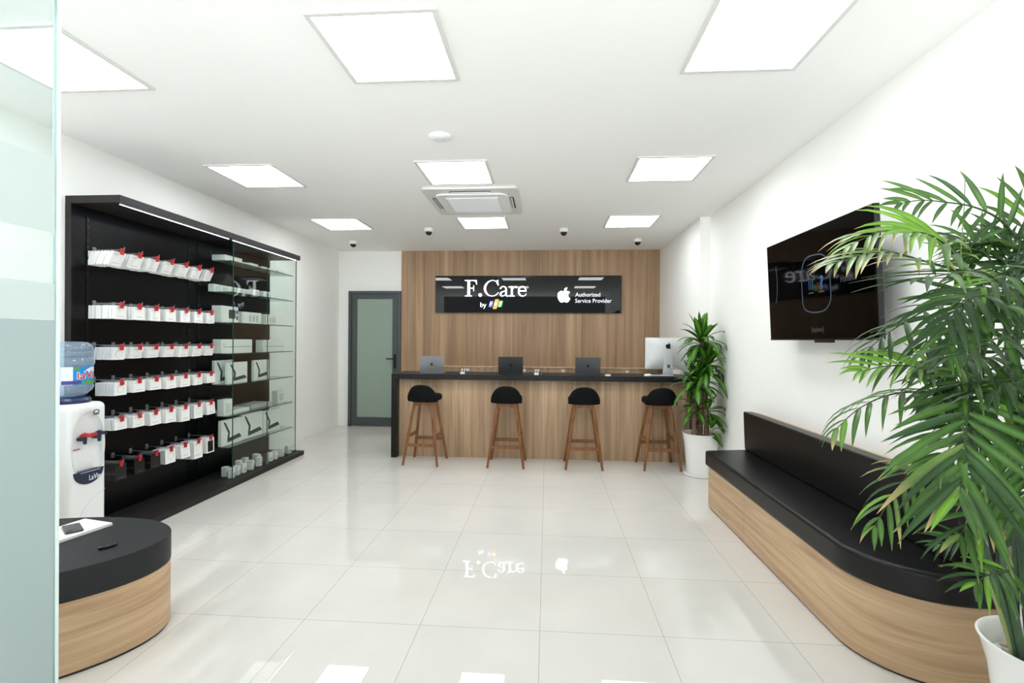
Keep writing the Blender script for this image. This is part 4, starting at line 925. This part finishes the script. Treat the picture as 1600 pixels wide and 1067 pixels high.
m = MB(); m.lathe([(0,0),(.021,0),(.021,.002),(0,.002)], 24, (0,0,0), 0, Matrix.Translation((.012,-.058,.112)) @ Matrix.Rotation(R(90),4,'X')); m.build('cable_hole', M_PRINT, std)
m = MB(); m.tube([(.012,-.06,.112),(.05,-.068,.1),(.12,-.06,.085),(.17,-.05,.06),(.2,-.04,.025),(.22,-.04,.004)], .003, 8); m.build('power_cable', M_WHITE, im)
kb = tag(empty('wireless_keyboard', (1.36,5.985,ZT)), 'slim white keyboard lying before the desktop computer stand', 'keyboard')
m = MB(); m.prism(rrect(-.14,.14,-.03,.075,.008), 0, .01); m.build('body', M_ALU, kb, bevel=.002)
m = MB()
for r_ in range(4):
    for k in range(13): m.box(-.13+k*.02,-.113+k*.02,-.02+r_*.022,-.003+r_*.022,.01,.013)
m.build('keys', M_WHITE, kb)
mo = tag(empty('computer_mouse', (1.2,6.0,ZT)), 'white oval mouse on the counter beside the keyboard', 'mouse')
rows6 = [[( .05*k*math.cos(2*math.pi*i/24), .031*k*math.sin(2*math.pi*i/24), z) for i in range(24)] for k,z in ((.9,0),(1,.006),(.95,.014),(.75,.022),(.4,.027),(.05,.028))]
m = MB(); m.grid(rows6, close=True); m.add(rows6[0],[tuple(range(23,-1,-1))]); m.add(rows6[-1],[tuple(range(24))]); m.build('shell', M_WHITEP, mo, angle=80)
m = MB(); fruit_into(m, 0,0,.012, lambda s,t,h: (s,t,.0285+h), 0,.0004); m.build('logo', M_CARDG, mo)
wc = tag(empty('white_card_case', (.72,5.95,ZT)), 'small flat white case alone on the counter beside the grey laptop', 'case')
m = MB(); m.prism(rrect(-.032,.032,-.05,.05,.008), 0, .012); m.build('lower_shell', M_WHITEP, wc, bevel=.003)
m = MB(); m.prism(rrect(-.032,.032,-.05,.05,.008), .0125, .018); m.build('upper_shell', M_WHITEP, wc, bevel=.003)
def ear(x,y,lab,blk):
    o = tag(empty('earphone_set', (x,y,ZT)), lab, 'earphones')
    m = MB(); m.prism(rrect(-.03,.03,-.022,.022,.012), 0, .022); m.build('charging_case', M_WHITEP, o, bevel=.006, bseg=3)
    for s in (-1,1):
        m = MB(); m.tube([(s*.014+.006,0,.02),(s*.014+.008,0,.045),(s*.016+.012,0,.058)], [.004,.004,.009], 10); m.lathe([(0,-.009),(.007,-.006),(.009,0),(.007,.006),(0,.009)], 12, (s*.016+.012,0,.06)); m.build('earbud', M_WHITEP, o)
    if blk:
        q = tag(empty('earphone_pouch', (x+.065,y-.0,ZT)), 'small black case lying beside the upright white earphones', 'case')
        m = MB(); m.prism(rrect(-.03,.03,-.02,.02,.01), 0, .016); m.build('shell', M_GLOSSB, q, bevel=.004); m = MB(); m.box(-.012,.012,-.0205,-.0198,.006,.01); m.build('clasp', M_ALU, q)
ear(-1.03,5.97,'white earphones in an open case right of the silver laptop',False)
ear(-.13,5.96,'white earphones standing beside a small black case',True)
# ------------------------------------------------------------------ plants
def leaf(mb, base, d, L, w, side, droop, mat, n=7, fold=.25, prof=None, wmin=.0):
    """strap leaf: bends down with distance; u across, v along"""
    d = Vector(d).normalized(); p = Vector(base); side = Vector(side).normalized(); rows_ = []; st = L/n
    for i in range(n+1):
        t = i/n
        ww = w*(math.sin(math.pi*min(1,(t*.9+.1)))**.7 if prof is None else prof(t))
        nrm = side.cross(d).normalized()
        a = p - side*ww/2 + nrm*ww*fold; b = p + side*ww/2 + nrm*ww*fold
        for q in (a,b,p):
            pass
        rows_.append([tuple(a), tuple(p), tuple(b)])
        d = (d + Vector((0,0,-droop/n*(.4+1.2*t)))).normalized(); side = (side - d*side.dot(d)).normalized()
        p = p + d*st
    for r_ in rows_:
        for k,q in enumerate(r_):
            if q[0] > XMAX: r_[k] = (XMAX-(q[0]-XMAX)*.02-.0005*k, q[1], q[2])
    mb.grid(rows_, mat, uv=True)

XMAX = 1.868
pl = tag(empty('dracaena_plant', (1.655,5.45,0)), 'tall striped-leaf cane plant in a white pot between counter and bench', 'potted plant')
MB().lathe([(0,0),(.168,0),(.176,.006),(.18,.03),(.17,.03),(.165,.022),(0,.022)], 48).build('saucer', M_WHITEP, pl, weld=True)
MB().lathe([(0,.024),(.14,.024),(.146,.04),(.158,.2),(.172,.35),(.188,.44),(.195,.452),(.186,.453),(.178,.44),(.17,.40),(0,.40)], 56).build('pot', M_WHITEP, pl, weld=True)
MB().lathe([(0,.415),(.1,.412),(.17,.402)], 32).build('soil', M_SOIL, pl, recalc=False)
rnd = random.Random(5)
XMAX = 1.868-1.655
def dpt(u):  return u
canes = [((-.075,-.02),(-.08,-.02),.86),((.0,.03),(.01,.0),1.42),((.06,-.01),(.035,.01),1.12)]
for (b0,b1,h) in canes:
    pts = [(b0[0]+(b1[0]-b0[0])*t, b0[1]+(b1[1]-b0[1])*t, .4+(h-.4)*t) for t in [k/12 for k in range(13)]]
    m = MB(); m.tube(pts, [.026+.003*(k%2) for k in range(13)], 14); m.build('cane', M_CANE, pl)
def rosette(c, n, L, up, seed, spread=1.0, az=None):
    r_ = random.Random(seed); m = MB()
    for k in range(n):
        t = k/max(1,n-1)
        a = k*2.39996+r_.uniform(-.3,.3) if az is None else R(r_.uniform(*az))
        el = R(88-(88-up)*t**.8+r_.uniform(-8,8))
        d = Vector((math.cos(a)*math.cos(el), math.sin(a)*math.cos(el), math.sin(el)))
        sd = Vector((-math.sin(a), math.cos(a), 0))
        l_ = L*r_.uniform(.8,1.12)*(.75+.35*t)
        leaf(m, (c[0],c[1],c[2]-.10*t+.03), d, l_, .078*r_.uniform(.85,1.15), sd, r_.uniform(.5,1.1)+1.5*t*spread, 0, 9, .12)
    return m.build('foliage', M_DRAC, pl, recalc=False)
rosette((.0,0,1.45), 34, .36, -5, 1)
rosette((.05,0,1.17), 34, .34, -10, 2)
rosette((-.06,-.02,1.0), 34, .34, 5, 3)
rosette((-.075,-.03,.74), 14, .25, -15, 4)
rosette((.05,-.06,.72), 9, .24, -15, 6, 1, (-150,20))
rosette((.06,-.13,.52), 5, .2, 10, 8, 1.2, (-80,10))

# --- palm
XMAX = 1.868
pt = tag(empty('areca_palm', (1.635,1.69,0)), 'large feathery palm in a white pot by the near end of the bench', 'potted plant')
MB().lathe([(0,0),(.13,0),(.137,.01),(.152,.2),(.17,.36),(.19,.44),(.197,.452),(.2,.46),(.193,.463),(.184,.455),(.178,.43),(.168,.385),(0,.385)], 64).build('pot', M_WHITEP, pt, weld=True)
pb = MB(); r2 = random.Random(3)
for k in range(170):
    a = r2.uniform(0,6.283); q = .158*math.sqrt(r2.random()); s_ = r2.uniform(.009,.016)
    M = Matrix.Translation((q*math.cos(a),q*math.sin(a),.39+r2.uniform(0,.008))) @ Matrix.Rotation(r2.uniform(0,6),4,'Z') @ Matrix.Diagonal((s_*1.4,s_,s_*.7,1))
    pb.lathe([(0,-1),(.7,-.7),(1,0),(.7,.7),(0,1)], 7, (0,0,0), 0, M)
tag(pb.build('pebbles', M_PEBBLE, pt, weld=True, angle=80), kind='stuff')
O = Vector((1.635,1.69,0))
XMAX = 1.866-1.635
def crv(pts, n):
    pts = [Vector(p) for p in pts]; m_ = len(pts); out_ = []
    for k in range(n+1):
        f_ = k/n*(m_-1); i = min(int(f_), m_-2); t = f_-i
        a,b,c,d = pts[max(i-1,0)],pts[i],pts[i+1],pts[min(i+2,m_-1)]
        out_.append(.5*((2*b)+(c-a)*t+(2*a-5*b+4*c-d)*t*t+(3*b-a-3*c+d)*t**3))
    return out_
for pts, rad in PALM_STEMS:
    q = [p-O for p in crv(pts, 24)]
    n_ = len(q)
    if rad > .003:      # root the stem inside the pot
        rr = math.hypot(q[0].x,q[0].y); k_ = min(1,.135/max(rr,1e-6)); off = Vector((q[0].x*(k_-1), q[0].y*(k_-1), .39-q[0].z))
        for i in range(9): q[i] = q[i]+off*(1-i/9)
        m = MB(); m.tube([tuple(p) for p in q], [rad*(1-.35*k/n_)*(1.09 if k % 5 == 0 else 1) for k in range(n_)], 10); m.build('stem', M_STEM if rad > .008 else M_STEMY, pt)
    else:
        m = MB(); m.tube([tuple(p) for p in q], rad, 5); m.build('dry_spear', M_STEMY, pt)
CAMV = Vector((-.68,-.72,.12)).normalized()
def frond(pts, L, n, cm, hang, tone, brown, seed):
    r_ = random.Random(seed); P_ = [p-O for p in crv(pts, 3*n)]; m = MB()
    N = len(P_)
    m.tube([tuple(p) for p in P_], [.0042*(1-.75*k/N) for k in range(N)], 6, mat=0)
    base_mat = 0 if tone < .3 else (1 if tone < .65 else 2)
    for k in range(n+1):
        t = k/n; i = min(N-2, max(1, int((.12+.88*t)*(N-1))))
        tg = (P_[i+1]-P_[i-1]).normalized()
        nr = (Vector((0,0,1))*(1-cm) + CAMV*cm)
        sd = tg.cross(nr).normalized()
        ln = L*(.55+.6*math.sin(math.pi*min(1,.18+t*.72)))*r_.uniform(.88,1.1)
        if t > .85: ln *= .7
        for s in (-1,1):
            fwd_ = .55+.6*t+r_.uniform(-.1,.1)
            d = (tg*fwd_ + sd*s*(1-.45*t) + nr.normalized()*r_.uniform(-.05,.25)).normalized()
            wdir = d.cross(nr).normalized()
            w = .0158*r_.uniform(.85,1.2)*(L/.17)**.6
            mt_ = base_mat if r_.random() < .75 else max(0,min(2,base_mat+r_.choice((-1,1))))
            if r_.random() < brown*(.4+t): mt_ = 3
            leaf(m, P_[i], d, ln, w, wdir, hang*1.3+r_.uniform(-.15,.35), mt_, 6, .18, lambda q: (.25+.75*min(1,q*5))*(1 if q < .45 else max(.03,1-((q-.45)/.55)**1.6)))
    m.build('frond', M_PALM, pt, recalc=False, angle=80)
for k, f_ in enumerate(FRONDS): frond(f_[0], f_[1]*1.0, max(6,round(f_[2]*.72)), *f_[3:], seed=k+11)

# ------------------------------------------------------------------ street light with added fill, camera, view
w = bpy.data.worlds.new('street_and_added_fill'); bpy.context.scene.world = w; w.use_nodes = True
nt = w.node_tree; bg = nt.nodes['Background']          # added fill glow below the horizon lifts the ceiling, dim street above it
tc = nt.nodes.new('ShaderNodeTexCoord'); sx = nt.nodes.new('ShaderNodeSeparateXYZ'); nt.links.new(tc.outputs['Generated'], sx.inputs[0])
mr = nt.nodes.new('ShaderNodeMapRange'); mr.interpolation_type = 'SMOOTHSTEP'
for i_, v_ in ((1,-.06),(2,.04),(3,WORLD_LOW),(4,WORLD_HIGH)): mr.inputs[i_].default_value = v_
nt.links.new(sx.outputs[2], mr.inputs[0]); nt.links.new(mr.outputs[0], bg.inputs[1])
bg.inputs[0].default_value = (.92,.97,1,1)
cd = bpy.data.cameras.new('camera'); co = bpy.data.objects.new('camera', cd); COL.objects.link(co)
cd.sensor_width = 36; cd.lens = 772.6/1600*36; cd.clip_start = .02
yaw, pitch, roll = .0713, -.0027, .0068
rt = Vector((math.cos(yaw), math.sin(yaw), 0)); fw = Vector((-math.sin(yaw), math.cos(yaw), 0)); upv = Vector((0,0,1))
f2 = math.cos(pitch)*fw + math.sin(pitch)*upv; u2 = -math.sin(pitch)*fw + math.cos(pitch)*upv
r3 = math.cos(roll)*rt + math.sin(roll)*u2; u3 = -math.sin(roll)*rt + math.cos(roll)*u2
co.matrix_world = Matrix(((r3.x,u3.x,-f2.x,0),(r3.y,u3.y,-f2.y,0),(r3.z,u3.z,-f2.z,1.433),(0,0,0,1)))
sc = bpy.context.scene; sc.camera = co
vs = sc.view_settings; sc.display_settings.display_device = 'sRGB'
vs.view_transform = 'Standard'; vs.look = 'None'; vs.gamma = 1; vs.use_curve_mapping = False; vs.exposure = EXPOSURE
cy = sc.cycles
cy.max_bounces = 10; cy.diffuse_bounces = 6; cy.glossy_bounces = 5; cy.transmission_bounces = 8; cy.transparent_max_bounces = 24
cy.use_denoising = True; cy.caustics_reflective = False; cy.caustics_refractive = False; cy.sample_clamp_indirect = 6
try: cy.denoiser = 'OPENIMAGEDENOISE'
except Exception: pass
